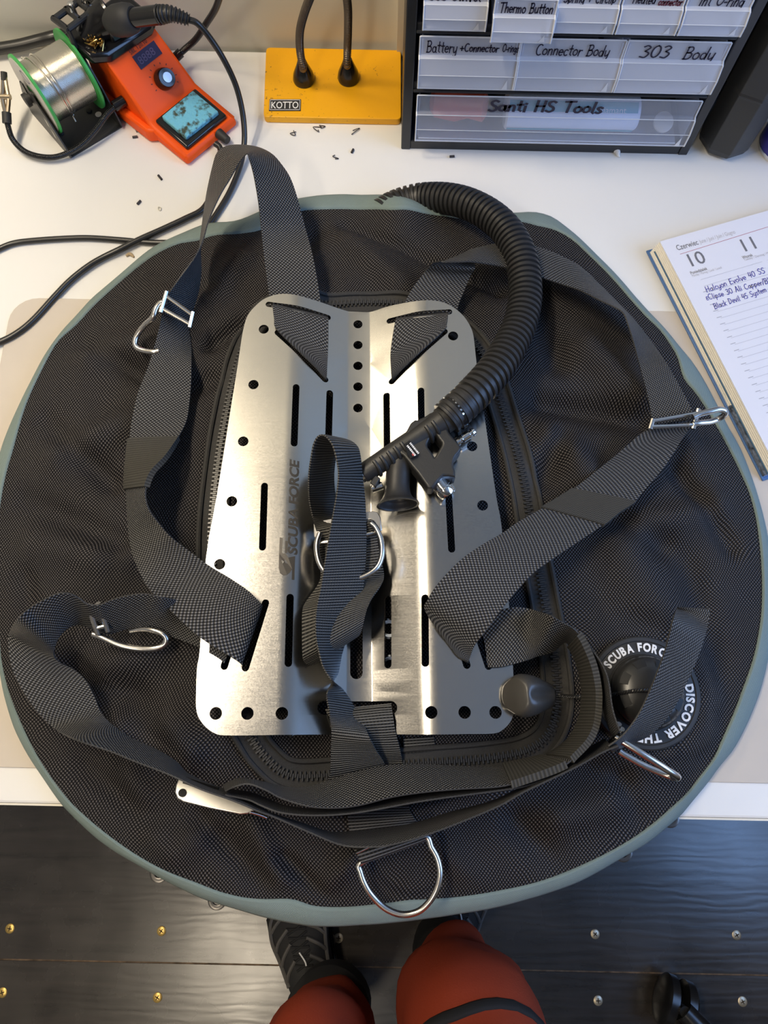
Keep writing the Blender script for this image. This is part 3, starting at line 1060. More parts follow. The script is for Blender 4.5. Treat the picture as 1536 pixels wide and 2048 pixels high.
LS2 = [(376,650,324,626,2,.071,-1),(382,692,316,665,2,.062,-1),(383,731,300,723,2,.055,0),(382,771,287,758,2,.055,0),(379,805,275,790,2,.056,0),(373,842,264,840,2,.058,0),(356,876,259,880,2,.058,1),(331,915,255,925,2,.058,1),(303,947,253,956,2,.058,1),(291,985,253,990,2,.058,1),(298,1019,255,1035,2,.059,1),(319,1048,259,1075,2,.062,1),(342,1074,266,1110,2,.070,1),
 (380,1103,280,1145,2,.079,1),(421,1133,300,1180,2,.085,1),(462,1158,345,1225,2,.089,1),(497,1182,400,1275,2,.090,0),(515,1200,452,1308,2,.086,0),(524,1210,480,1326,2,.079,0),(529,1214,489,1338,2,.060,9)]
ls2, ls2p = ribbon('shoulder_strap', LS2, M['web'], harness)
ribbon('elastic_keeper', None, M['elastic'], harness, pairs=ls2p, t0=6/19, t1=8.7/19, lift=.0021, widen=.0012)
# stub of the left strap laced over the plate's upper slots
def plate_ribbon(name, px, mat):
    pr = []
    for x1, y1, x2, y2, off in px:
        pr.append((plate_at(*plate_px(x1, y1, off), off + .003), plate_at(*plate_px(x2, y2, off), off + .003)))
    return ribbon(name, None, mat, harness, pairs=pr, clamp=False, n=5)
plate_ribbon('shoulder_strap', [(545,609,656,635,-.008),(546,615,656.5,641,.0012),(546.5,621,657,647,.0042),(549,640,657,680,.0048),(554,662,656,712,.0046),(600,708,654.5,738,.0042),(640,748,654,760,.0020),(646,756,653,765,-.006)], M['web'])
plate_ribbon('shoulder_strap', [(896,628,793,637,-.008),(895.5,634,792,643,.0012),(895,640,790,649,.0042),(892,652,784,684,.0048),(889,663,781,712,.0046),(840,708,782,738,.0042),(796,751,783,758,.0020),(790,760,784,766,-.006)], M['web'])
# right shoulder strap
RS = [(916,640,809,640,1,.050,9),(916,614,809.5,608,1,.056,9),(929,580,825,577,1,.058,0),(942,550,846,548,1,.064,0),(950,536,858,533,1,.074,0),(946,522,868,525,2,.084,-1),(930,508,886,524,2,.088,-1),(940,500,915,524,2,.088,-1),(962,494,942,523.6,2,.086,-1),(989,488,981,529,2,.078,-1),(1015,487,1010,535,2,.072,-1),(1045,488,1050,546,2,.066,-1),
 (1072,493,1085,556,2,.063,-1),(1111,507,1124,569,2,.062,-1),(1160,533,1160,581,2,.066,-1),(1199,569,1200,601,2,.072,-1),(1230,600,1230,615,2,.076,-1),(1250,620,1247,627,2,.076,-1),(1267,638,1256,650,2,.074,-1),(1299,679,1267,685,2,.068,-1),(1330,722,1280,735,2,.062,0),(1352,760,1292,779,2,.060,0),(1380,813,1302,829,2,.062,0),(1388,838,1303,852,2,.062,0)]
ribbon('shoulder_strap', RS, M['web'], harness)
RS2 = [(1388,842,1303,856,2,.062,0),(1372,866,1280,869,2,.060,0),(1358,888,1236,907,2,.060,0),(1330,932,1205,932,2,.060,0),(1299,969,1174,957,2,.062,0),(1268,1004,1145,979,2,.064,0),(1236,1026,1115,999,2,.068,0),(1205,1051,1084,1017,2,.074,0),(1150,1088,1035,1045,2,.082,0),(1110,1115,1002,1068,2,.088,0),(1066,1147,964,1090,2,.094,0),(1028,1188,920,1121,2,.098,0),(993,1232,876,1167,2,.100,0),(968,1266,856,1198,2,.096,0),(950,1290,850,1220,2,.088,0),(941,1312,884,1272,2,.080,0),(937,1324,915,1313,2,.074,0),(936,1332,926,1328,2,.058,9)]
rs2, rs2p = ribbon('shoulder_strap', RS2, M['web'], harness)
ribbon('elastic_keeper', None, M['elastic'], harness, pairs=rs2p, t0=5.0/17, t1=7.0/17, lift=.0021, widen=.0012)

# left half of the waist belt
LW = [(500,1225,455,1330,2,.062,9),(462,1215,440,1318,2,.068,9),(400,1206,394,1293,2,.064,0),(330,1196,313,1262,2,.060,1),(292,1188,277,1255,2,.064,1),(255,1191,255,1257,2,.062,1),(222,1200,226,1266,2,.060,1),(200,1209,205,1266,2,.058,1),(175,1208,193,1261,2,.058,1),(158,1196,168,1251,2,.062,1),(138,1187,150,1250,2,.068,1),(115,1187,134,1257,2,.071,1),(88,1199,121,1270,2,.071,1),(60,1215,113,1284,2,.068,1),(35,1238,109,1298,2,.064,1),(19,1265,109,1312,2,.058,0),(17,1290,120,1325,2,.053,0),(24,1335,146,1338,2,.052,0),(44,1378,171,1360,2,.052,0),(73,1421,190,1395,2,.052,0),(109,1457,204,1428,2,.053,0),(153,1480,230,1455,2,.054,1),(219,1502,265,1478,2,.052,1),(273,1524,310,1498,2,.052,1),(321,1542,350,1522,2,.052,1),(356,1557,375,1547,2,.052,1),(400,1578,420,1568,2,.052,1),(470,1603,480,1590,2,.052,1),(515,1622,520,1612,2,.052,1),
 (548,1634,540,1626,2,.051,1),(615,1663,600,1645,2,.050,1),(683,1690,660,1664,2,.050,1),(740,1694,720,1662,2,.052,1),(785,1689,768,1658,2,.053,1),(852,1670,835,1645,2,.054,1),(920,1645,900,1625,2,.055,1),(1000,1611,985,1602,2,.056,1),(1048,1584,1040,1576,2,.057,1),(1145,1538,1132,1532,2,.058,1),(1205,1505,1195,1499,2,.060,1),(1236,1492,1226,1484,2,.062,1)]
ribbon('waist_strap', LW, M['web'], harness, clear=.001)
# right half of the belt, turning up on edge and running back to the buckle
RW = [(940,1215,978,1336,2,.060,9),(958,1225,976,1335,2,.076,9),(1002,1219,1000,1334,2,.080,0),(1031,1214,1020,1330,2,.080,0),(1064,1219,1050,1322,2,.078,0),(1098,1230,1080,1311,2,.074,1),(1124,1244,1106,1303,2,.068,1),(1146,1256,1128,1285,2,.064,1),(1158,1268,1138,1290,2,.062,1),(1171,1290,1150,1308,2,.060,1),(1188,1332,1161,1338,2,.056,1),(1197,1378,1168,1378,2,.054,1),(1197,1417,1167,1417,2,.054,1),(1192,1452,1157,1452,2,.055,1),(1178,1482,1138,1482,2,.056,1),(1152,1510,1106,1507,2,.056,1),(1126,1532,1078,1517,2,.056,1),(1050,1560,1030,1528,2,.056,1),(1000,1573,985,1535,2,.056,1),(920,1578,910,1532,2,.057,1),(852,1584,845,1529,2,.058,1),(785,1594,775,1531,2,.058,1),(717,1611,712,1544,2,.057,1),(666,1616,660,1561,2,.056,1),(615,1612,610,1575,2,.056,1),(564,1597,560,1573,2,.056,1),(531,1580,530,1565,2,.057,1),(497,1568,498,1559,2,.057,1),(470,1573,475,1558,2,.056,1),(450,1582,446,1570,2,.052,1)]
rw, rwp = ribbon('waist_strap', RW, M['web'], harness)
ribbon('elastic_keeper', None, M['elastic'], harness, pairs=rwp, t0=8.0/29, t1=15.4/29, lift=.0021, widen=.0008)
ribbon('elastic_keeper', None, M['elastic'], harness, pairs=rwp, t0=15.9/29, t1=17.6/29, lift=.0024, widen=.0010)
RW2 = [(450,1590,455,1578,2,.046,1),(497,1600,500,1585,2,.046,1),(524,1612,530,1596,2,.047,1),(565,1626,565,1610,2,.048,1),(632,1631,628,1618,2,.048,1),(717,1625,712,1608,2,.048,1),(852,1601,845,1583,2,.049,1),(1000,1581,990,1562,2,.050,1),(1060,1570,1050,1552,2,.050,1),(1126,1542,1115,1526,2,.050,1),(1190,1512,1178,1495,2,.052,1),(1222,1492,1210,1478,2,.054,1)]
ribbon('waist_strap', RW2, M['web'], harness, clear=.001)
RW3 = [(1150,1278,1172,1284,1,.054,1),(1176,1312,1198,1318,1,.054,1),(1190,1340,1212,1345,1,.056,1),(1198,1385,1219,1372,1,.060,1),(1206,1415,1223,1405,1,.064,1),(1214,1445,1229,1432,1,.068,1),(1226,1476,1240,1462,1,.070,1)]
ribbon('waist_strap', RW3, M['web'], harness)
TL = [(1217,1492,1224,1502,2,.060,1),(1236,1478,1245,1494,2,.062,1),(1253,1462,1263,1486,2,.064,1),(1276,1430,1296,1472,2,.068,1),(1295,1391,1328,1443,2,.074,1),(1311,1352,1354,1404,2,.082,1),(1328,1306,1373,1365,2,.090,1),(1337,1274,1393,1319,2,.098,1),(1346,1237,1407,1279,2,.104,1),(1352,1219,1416,1247,2,.108,0),(1356,1214,1420,1218,2,.110,0)]
ribbon('waist_strap', TL, M['web'], harness)

# slides and rings
def slide(parent, quad, hs, r=.0024):
    """flat steel tri-glide: quad of pixels with heights: two side bars, three cross bars"""
    q = [P(x, y, h) for (x, y), h in zip(quad, hs)]
    g = thing_part('slide_buckle', parent)
    def bar(a, b, rr): MBs.tube([a, lerp(a, b, .5), b], rr, 10)
    MBs = MB()
    bar(q[0], q[3], r); bar(q[1], q[2], r)
    bar(lerp(q[0], q[3], .2), lerp(q[1], q[2], .2), r * .9)
    bar(lerp(q[0], q[3], .8), lerp(q[1], q[2], .8), r * .9)
    return MBs.build('slide_buckle', M['steelrod'], parent)
def thing_part(*a): return None
s1 = slide(harness, [(334,583),(386,624),(379,655),(322,625)], [.084, .072, .068, .078])
wire('d_ring', [P(x, y, h) for x, y, h in ((334,604,.078),(322,606,.078),(312,618,.078),(305,636,.074),(290,650,.066),(276,668,.060),(270,684,.057),(275,696,.055),(290,702,.055),(306,704,.056),(318,702,.056))], .0029, M['steelrod'], s1)
s2 = slide(harness, [(176,1209),(196,1206),(216,1262),(196,1268)], [.092, .092, .072, .072])
s2b = wire('d_ring', [P(x, y, h) for x, y, h in ((186,1268,.068),(205,1275,.068),(240,1290,.066),(275,1297,.064),(308,1297,.062),(327,1290,.062),(333,1278,.064),(325,1267,.066),(305,1260,.066),(285,1258,.064),(262,1262,.06))], .0029, M['steelrod'], s2)
s3 = slide(harness, [(1306,838),(1397,818),(1386,858),(1300,858)], [.071, .073, .069, .069])
wire('d_ring', [P(x, y, h) for x, y, h in ((1386,834,.078),(1400,828,.079),(1420,823,.080),(1438,819,.080),(1449,822,.078),(1449,830,.074),(1436,838,.068),(1420,844,.068),(1400,846,.070),(1386,848,.070))], .0029, M['steelrod'], s3)
s4 = slide(harness, [(1238,1448),(1244,1458),(1226,1500),(1218,1494)], [.088, .088, .062, .062])
wire('d_ring', [P(x, y, h) for x, y, h in ((1230,1474,.084),(1250,1486,.086),(1280,1505,.087),(1310,1524,.086),(1335,1540,.083),(1354,1552,.076),(1352,1556,.068),(1338,1552,.062),(1310,1541,.060),(1280,1527,.060),(1250,1510,.060),(1238,1502,.060))], .0030, M['steelrod'], s4)
M['bucklesteel'] = pbr('buckle_steel', (.74, .72, .67), .30, metal=1)
# belt buckle: a steel cam plate seen on edge
bq = [(357,1557),(352,1570),(350,1585),(355,1597),(366,1603),(420,1616),(480,1628),(495,1627),(508,1621),(515,1608),(460,1588),(400,1570)]
bt = [P(x, y, lerp(.060, .0645, max(0, min(1, ((y - 1557) - (x - 357) * .325) / 45)))) for x, y in bq]
bnorm = (bt[5] - bt[0]).cross(bt[9] - bt[0]).normalized()
if bnorm.z < 0: bnorm = -bnorm
bk = MB().prism(bt, -bnorm * .003).build('belt_buckle', M['bucklesteel'], harness, bevel=.0008)
MB().lathe(P(365, 1586, .0628) - bnorm * .0002, bnorm, [(0, .0034), (.0012, .0034)], 16).build('dark_buckle_hole', M['glossblack'], bk)  # black disc: the dark of the buckle's hole put in as colour
wire('buckle_bar', [P(500,1624,.062), P(518,1629,.056), P(533,1635,.052)], .0014, M['chrome'], bk)
MB().prism([P(x, y, h) for x, y, h in ((372,1553,.080),(440,1574,.080),(436,1588,.066),(366,1566,.066))], (0, 0, .003)).build('buckle_pad', M['matteblack'], bk, bevel=.0006)

# ------------------------------------------------------------------ crotch strap with its loop and D rings
crotch = thing('crotch_strap', 'ribbed black crotch strap looped and twisted down the middle of the plate', 'crotch strap', P(700, 1300, HP) + Vector((0, 0, .004)))
C1 = [(653,1420,782,1408,2,.050,9),(655,1428,783,1414,2,.064,9),(668,1448,787,1438,2,.0695,9),(675,1469,791,1463,2,.066,9),(682,1498,800,1498,2,.056,9),(687,1530,806,1530,1,10.003,0),(691,1575,812,1575,1,10.003,0),(694,1614,818,1614,1,10.003,0),(696,1640,826,1632,1,10.003,0),(700,1668,838,1650,1,10.003,0),(708,1700,848,1668,1,10.004,0),(714,1712,850,1676,1,10.006,0)]
ribbon('crotch_webbing', C1, M['webrib'], crotch)
FR = [(645,1588,778,1563,1,.045,0),(652,1567,772,1545,1,.048,0),(660,1545,768,1525,1,.055,0),(662,1500,752,1500,1,.072,0),(663,1464,738,1473,1,.085,0),(659,1428,721,1437,1,.095,-1),(654,1398,703,1405,1,.102,-1),(655,1382,684,1378,1,.104,-1),(664,1366,666,1363,2,.106,-1),(675,1348,653,1346,2,.109,-1),(680,1325,644,1328,2,.112,-1),(684,1305,638,1305,2,.114,-1),(694,1275,632,1275,2,.117,-1),(706,1244,631,1240,2,.120,-1),(719,1207,634,1211,2,.122,-1),(727,1169,642,1171,2,.124,-1),(731,1117,650,1122,2,.126,-1),(732,1062,660,1062,2,.130,-1),(729,994,673,990,2,.138,-1),(724,950,677,950,2,.144,-1),(721,918,674,924,2,.149,-1),(716,896,666,893,2,.153,-1),(704,884,655,876,2,.154,-1),(692,880,645,870,2,.153,-1),(683,884,635,874,2,.150,-1),(676,893,627,889,2,.145,-1),(672,912,622,915,2,.138,-1),(668,940,618,945,2,.128,-1),(668,970,617,975,2,.118,-1),(672,1005,619,1005,2,.107,-1),(680,1037,626,1037,2,.096,-1),(745,1040,632,1060,2,.088,0),(752,1062,640,1085,2,.084,0)]
ribbon('crotch_webbing', FR, M['webrib'], crotch)
# folded tab behind the ring
CT = [(752,1060,640,1082,1,.082,0),(758,1100,638,1120,1,.080,0),(768,1148,640,1160,1,.082,0),(762,1170,612,1204,1,.086,0),(745,1195,605,1222,1,.096,0),(735,1215,604,1262,1,.100,0),(728,1240,605,1310,1,.098,0),(722,1262,610,1326,1,.090,0),(718,1270,624,1330,1,.082,0)]
ribbon('folded_tab', CT, M['webrib'], crotch, clear=.003)
st = MB()
fr = [P(x, y, .088) for x, y in ((627,1047),(640,1041),(745,1022),(755,1024),(761,1035),(764,1060),(755,1066),(748,1050),(742,1038),(640,1058),(640,1078),(628,1074))]
st.prism(fr, (0, 0, -.0028))
st.tube([P(640,1085,.088), P(700,1078,.088), P(755,1063,.088)], .002, 10)
cs = st.build('slide_buckle', M['steelrod'], crotch, bevel=.0006)
wire('d_ring', [P(x, y, .092) for x, y in ((640,1066),(634,1085),(634,1105),(640,1128),(655,1148),(680,1160),(712,1158),(738,1148),(756,1132),(764,1108),(762,1080),(752,1056),(742,1046))], .0026, M['steelrod'], cs)
bw = [P(x, y, h) for x, y, h in ((722,1725,.050),(721,1745,.049),(733,1775,.047),(751,1799,.045),(775,1819,.044),(805,1829,.044),(836,1823,.045),(859,1803,.047),(874,1776,.049),(880,1746,.050),(875,1718,.051),(863,1695,.052),(847,1672,.053),(780,1700,.0515))]
bigr = wire('d_ring', bw, .0027, M['steelrod'], crotch, closed=True, n=8)
tabp = [(713,1700,.056),(846,1660,.058),(852,1680,.058),(722,1727,.056)]
q = [P(*a) for a in tabp]
pr = []
for k in range(9):
    an = math.pi * (k / 8)
    mid1, mid2 = lerp(q[0], q[3], .5), lerp(q[1], q[2], .5)
    d1, d2 = (q[3] - q[0]) / 2, (q[2] - q[1]) / 2
    pr.append((mid1 - d1 * math.cos(an) + Vector((0, 0, .004)) * math.sin(an), mid2 - d2 * math.cos(an) + Vector((0, 0, .004)) * math.sin(an)))
ribbon('ring_sleeve', None, M['webrib'], crotch, pairs=pr, clamp=False, n=2)
wire('stitch_bar', [P(713,1706,.061), P(726,1700,.061), P(740,1693,.061)], .0011, M['chrome'], crotch)
# ------------------------------------------------------------------ corrugated hose with its inflator
inf = thing('inflator_hose', 'black corrugated hose curving over the wing to a power inflator with mouthpiece', 'inflator hose', P(1050, 600, .02))
HC = [(762,428,.017),(785,414,.017),(812,404,.0175),(846,397,.022),(888,397,.034),(928,405,.046),(966,422,.054),(998,445,.060),(1022,474,.064),(1040,511,.068),(1049,553,.071),(1050,600,.074),(1039,650,.079),(1020,691,.085),(997,730,.092),(968,766,.097),(935,800,.099),(905,827,.098),(893,838,.097)]
hp = catmull([P(*c) for c in HC], 10)
pitch = .0068
hr, HL = resample(hp, pitch / 10)
def corr(i):
    d = i * HL / (len(hr) - 1)
    ph = (d / pitch) % 1.0
    k = 1.0 if ph < .52 else 0.0
    if .52 <= ph < .60: k = 1 - (ph - .52) / .08
    if ph > .92: k = (ph - .92) / .08
    base = .0146
    if d > HL - .030:   # plain cuff
        return base + (.0022 if k > .5 else .0009)
    return base + .0026 * k
hv, hf, _ = tube_geo(hr, corr, 36, True)
mk('corrugated_hose', hv, hf, M['rubber'], inf, sharp=50)
AX0, AX1 = P(900, 832, .096), P(724, 949, .089)
ax = (AX1 - AX0).normalized()
body = MB()
Lb = (AX1 - AX0).length
pr = [(-.002, .0115), (0, .0132), (.0095, .0132), (.010, .0120), (.0135, .0118), (.022, .0106)]
pr += [(Lb * .5, .0102), (Lb - .002, .0094), (Lb, .0084)]
body.lathe(AX0, ax, pr, 36)
# housing: a thick plate with an eye through it
def zz(x, y, h): return P(700 + x / 5.908, 820 + y / 5.908, h)
outl = [(735,215),(800,190),(900,140),(1000,90),(1080,200),(1130,310),(1190,390),(1268,478),(1262,520),(1215,575),(1190,640),(1188,720),(1205,800),(1080,790),(955,935),(905,900),(820,780),(745,690),(690,620),(640,560),(600,500)]
eye = [(968,262),(1005,285),(1060,370),(1105,440),(1060,540),(1010,618),(975,620),(930,550),(878,462),(915,360)]
cu = bpy.data.curves.new('housing', 'CURVE')
cu.dimensions = '2D'; cu.fill_mode = 'BOTH'
org2 = zz(900, 450, .091)
for poly, n_ in ((outl, 2), (eye, 3)):
    add_pts = catmull([Vector(((zz(x, y, .091) - org2).x, (zz(x, y, .091) - org2).y)) for x, y in poly], n_, True)
    sp = cu.splines.new('POLY'); sp.points.add(len(add_pts) - 1)
    for q_, a_ in zip(sp.points, add_pts): q_.co = (a_.x, a_.y, 0, 1)
    sp.use_cyclic_u = True
cu.extrude = .0075
cu.bevel_depth = .0022
cu.bevel_resolution = 3
co = bpy.data.objects.new('housing', cu); COL.objects.link(co)
hm = bpy.data.meshes.new_from_object(co.evaluated_get(bpy.context.evaluated_depsgraph_get()))
hvs = [v.co.copy() + org2 for v in hm.vertices]; hfs = [tuple(p.vertices) for p in hm.polygons]
bpy.data.objects.remove(co); bpy.data.curves.remove(cu); bpy.data.meshes.remove(hm)
bo = body.build('inflator_body', M['blackplastic'], inf, sharp=40)
mk('valve_housing', hvs, hfs, M['blackplastic'], bo, sharp=40)
# raised grip bars lying over the upper side
gb = MB()
upv = Vector((0, 0, 1)); sdv = ax.cross(upv).normalized()
for d in (.020, .0275, .055, .0625, .070, .0775, .085):
    if d > Lb - .008: break
    r0 = lerp(.0110, .0094, d / Lb) + .0004
    pts = [AX0 + ax * d + (sdv * math.cos(math.radians(a)) + upv * math.sin(math.radians(a))) * r0 for a in range(190, 70, -12)]
    gb.tube(pts, .0019, 8)
gb.build('grip_ribs', M['blackplastic'], bo)
# small plate with fine print
lp = [zz(x, y, .1035) for x, y in ((640,410),(700,365),(800,490),(790,545),(720,575),(680,545))]
lb = MB().prism(lp, (0, 0, .0012)).build('maker_plate', M['glossblack'], bo, bevel=.0003)
ex = (lp[2] - lp[1]).normalized(); ey = (lp[1] - lp[0]).normalized()
tx = MB()
rr = random.Random(3)
for row, (x, y, n_) in enumerate(((702,395,9),(668,425,8))):
    p = zz(x, y, .1049); t_ = 0
    for k in range(n_):
        wd = rr.uniform(.0007, .0014)
        a = p + ex * t_
        tx.add([a, a + ex * wd, a + ex * wd + ey * .0017, a + ey * .0017], [(0, 1, 2, 3)])
        t_ += wd + .0005
tx.build('fine_print', M['white'], lb, smooth=False)
p = zz(745, 545, .1049)
MB().add([p, p - ex * .0022, p - ex * .0022 + ey * .0022, p + ey * .0022], [(0, 1, 2, 3)]).build('red_mark', pbr('red_print', (.4, .02, .02), .5), lb, smooth=False)
# cable tie round the hose cuff
c0 = AX0 - ax * .004
ct = MB().lathe(c0, -ax, [(0, .0160), (0, .0176), (.0042, .0176), (.0042, .0160)], 40, caps=False)
tie = ct.build('cable_tie', M['glossblack'], inf)
cl_ = MB()
for k in range(6):
    an = math.radians(20 + k * 13)
    dirv = sdv * -math.sin(an - .9) + upv * math.cos(an - .9)
    c = c0 - ax * .0021 + dirv * .0178
    cl_.lathe(c - dirv * .0003, dirv, [(0, .0012), (.0009, .001)], 8)
cl_.build('tie_ridges', M['chrome'], tie)
# inflate button
b0, b1 = zz(1035, 830, .086), zz(1115, 935, .084)
bx = (b1 - b0).normalized()
MB().lathe(b0 - bx * .004, bx, [(0, .0098), (.004, .0098), (.004, .0088), (.012, .0086), (.0125, .0078), (.0138, .0078), (.0142, .0086), (.020, .0084), (.0215, .0074), (.0218, .003)], 36).build('inflate_button', M['chrome'], bo)
# quick-disconnect nipple
n0, n1 = zz(1195, 425, .086), zz(1425, 275, .088)
nx = (n1 - n0).normalized()
nip = MB().lathe(n0 - nx * .006, nx, [(0, .0052), (.0065, .0052), (.0065, .0030), (.011, .0030), (.012, .0042), (.0145, .0042), (.0155, .0028), (.0175, .0028), (.0185, .0046), (.026, .0046), (.027, .0030), (.029, .0030), (.0295, .0044), (.032, .0040)], 24)
nip.build('hose_nipple', M['chrome'], bo)
MB().lathe(n0 - nx * .004, nx, [(0, .0062), (.004, .0062)], 6).build('hex_nut', M['chrome'], bo, smooth=False)
# mouthpiece: bent neck flaring to an oval lip
mp_ = catmull([zz(600, 600, .087), zz(575, 720, .0875), zz(562, 850, .0880), zz(560, 960, .0884), zz(563, 1060, .0886), zz(568, 1125, .0888)], 6)
Rm = [.0125] * 7 + [.0126, .0126, .0125, .0124, .0124] + [.0124, .0124, .0124, .0124, .0125, .0127] + [.0129, .0132, .0136, .0142, .0149, .0157] + [.0166, .0176, .0187, .0198, .0208, .0214] + [.0218]
Rm = [r * .90 for r in (Rm + [.0218] * len(mp_))[:len(mp_)]]
mv, mf, _ = tube_geo(mp_, Rm, 40, False)
# inner wall
mv2, mf2, _ = tube_geo(mp_[10:], [max(.0075, r - .0022) if k > 12 else .0095 for k, r in enumerate(Rm[10:])], 40, False)
# flatten a little so the lip is oval
mm = MB(); mm.add(mv, mf); mm.add(mv2, [f[::-1] for f in mf2])
nA, nB = len(mp_) * 40, (len(mp_) - 10) * 40
lip = [( (len(mp_) - 1) * 40 + k, (len(mp_) - 1) * 40 + (k + 1) % 40, len(mv) + nB - 40 + (k + 1) % 40, len(mv) + nB - 40 + k) for k in range(40)]
mm.f += lip
cz = zz(560, 1000, .091).z
mm.v = [Vector((v.x, v.y, cz + (v.z - cz) * .88)) for v in mm.v]
mm.build('mouthpiece', M['rubber'], bo, sharp=60)
# oral button at the far end
e0 = AX1
eb = MB().lathe(e0 - ax * .001, ax, [(0, .0080), (.004, .0080), (.0045, .0070), (.009, .0068), (.010, .0055)], 30)
eb.build('oral_button', M['chrome'], bo)
MB().lathe(zz(255, 930, .083), zz(370, 895, .083) - zz(255, 930, .083), [(0, .0040), (.010, .0040), (.0108, .003)], 20).build('lever_pin', M['chrome'], bo)
MB().prism([zz(x, y, .082) for x, y in ((235,900),(300,800),(360,850),(300,950))], (0, 0, .010)).build('button_guard', M['blackplastic'], bo, bevel=.001)

# ------------------------------------------------------------------ pull dump valve with cord and knob
VC = PS(1287, 1385, .001, wing_h)
dv = thing('dump_valve', 'round black dump valve with white ring lettering, cord and grey pull knob', 'dump valve', VC)
M['knob'] = pbr('grey_knob', (0.046, 0.043, 0.039), 0.36, bump=.05, noise_scale=2000)
zt_ = VC.z
fl_ = MB().lathe(VC - Vector((0, 0, .003)), (0, 0, 1), [(0, .0505), (.006, .0505), (.0075, .0492), (.0078, .0462), (.0070, .0455), (.0074, .0448), (.0082, .0340), (.0100, .0330), (.0100, .030)], 72)
flo = fl_.build('flange', M['matteblack'], dv, sharp=30)
dome = MB()
prf = [(0, .0325), (.006, .0325), (.0068, .0316)] + [(.0068 + .0135 * math.sin(a), .0312 * math.cos(a)) for a in [math.radians(x) for x in range(4, 86, 9)]] + [(.0205, .0042), (.0196, .0036)]
seg = 72
dome.lathe(VC + Vector((0, 0, .006)), (0, 0, 1), prf, seg)
M['dome'] = pbr('dome_plastic', (0.022, 0.022, 0.022), 0.3)
dmo = dome.build('valve_dome', M['dome'], dv, sharp=40)
sl = MB()
for k in range(8):
    a0 = math.radians(k * 45 + 8)
    inner, outer, s_in, s_out = [], [], [], []
    for i in range(7):
        a = a0 + math.radians(24) * i / 6
        for lst, r, z in ((inner, .0215, .0170 + .0042), (outer, .0285, .0148 + .0042)):
            lst.append(VC + Vector((math.cos(a) * r, math.sin(a) * r, z + .0015)))
    n_ = len(inner)
    sl.add(inner + outer, [(i, i + 1, n_ + i + 1, n_ + i) for i in range(n_ - 1)])
sl.build('vent_slots', pbr('slot_dark', (0.002, 0.002, 0.002), .6), dmo, smooth=False)
MB().lathe(VC + Vector((0, 0, .0262)), (0, 0, 1), [(0, .0036), (.0006, .0034)], 20).build('cord_hole', pbr('hole_dark', (0.002, 0.002, 0.002), .8), dmo)
def ring_text(s, a_start, a_end, r, size, parent):
    """lettering running clockwise round the flange"""
    mb = MB()
    widths = []
    glyphs = []
    for ch in s:
        if ch == ' ':
            glyphs.append(None); widths.append(.45); continue
        v, f = printed(ch, 1.0, bold=.045)
        x0, x1 = min(q.x for q in v), max(q.x for q in v)
        glyphs.append((v, f, x0)); widths.append((x1 - x0) * 1.25 + .14)
    tot = sum(widths)
    a = a_start
    for g, w_ in zip(glyphs, widths):
        da = (a_end - a_start) * w_ / tot
        if g:
            v, f, x0 = g
            pts = []
            for q in v:
                an = math.radians(a + da * ((q.x - x0) * 1.25 / w_))
                rr_ = r + q.y * size
                pts.append(VC + Vector((math.cos(an) * rr_, math.sin(an) * rr_, .0056 + .0001)))
            mb.add(pts, f)
        a += da
    mb.build('ring_lettering', M['white'], parent, smooth=False)
ring_text('SCUBA FORCE', 147, 50, .0366, .0104, flo)
ring_text('DISCOVER THE', 11, -106, .0366, .0104, flo)
# cord and knob
K0, K1 = PS(1029, 1391, .019), PS(1124, 1391, .015)
KX = (K1 - K0).normalized()
u_ = KX.cross(Vector((0, 0, 1))).normalized(); w_ = u_.cross(KX)
kv, kf = [], []
stations = [(0, .0130), (.0015, .0155), (.004, .0170), (.008, .0180), (.014, .0178), (.020, .0168), (.026, .0152), (.032, .0134), (.036, .0124), (.0385, .0116), (.0400, .0095)]
sg = 60
for d, r in stations:
    for k in range(sg):
        an = 2 * math.pi * k / sg
        fl2 = 1 - .24 * max(0, math.cos(3 * an - math.pi / 2 * 3)) ** 2 * min(1, d / .006) * min(1, (.038 - d) / .012 if d < .038 else 0)
        kv.append(K0 + KX * d * 1.08 + (u_ * math.cos(an) + w_ * math.sin(an)) * r * fl2)
for i in range(len(stations) - 1):
    for k in range(sg):
        k2 = (k + 1) % sg
        kf.append((i * sg + k, i * sg + k2, (i + 1) * sg + k2, (i + 1) * sg + k))
kf.append(tuple(range(sg))[::-1]); kf.append(tuple(range((len(stations) - 1) * sg, len(stations) * sg)))
mk('pull_knob', kv, kf, M['knob'], dv, sharp=60)
cp = catmull([K1 - KX * .004, PS(1150, 1393, .008), PS(1180, 1393, .009, wing_h), PS(1215, 1391, .014, wing_h), VC + (P(1232, 1388, .05) - P(1287, 1385, .05)) + Vector((0, 0, .0225)), VC + (P(1258, 1384, .05) - P(1287, 1385, .05)) + Vector((0, 0, .0275)), VC + Vector((0, 0, .0272)), VC + Vector((.001, 0, .022))], 8)
cr, CL = resample(cp, .0006)
tw = MB()
for ph in (0, math.pi):
    pts = []
    for i, p in enumerate(cr):
        t = (cr[min(i + 1, len(cr) - 1)] - cr[max(i - 1, 0)]).normalized()
        a_ = t.cross(Vector((0, 0, 1)))
        if a_.length < .05: a_ = Vector((1, 0, 0))
        a_.normalize(); b_ = a_.cross(t)
        an = i * .0006 / .0045 * 2 * math.pi + ph
        pts.append(p + (a_ * math.cos(an) + b_ * math.sin(an)) * .0009)
    tw.tube(pts, .0010, 6)
tw.build('pull_cord', M['rubber'], dv)
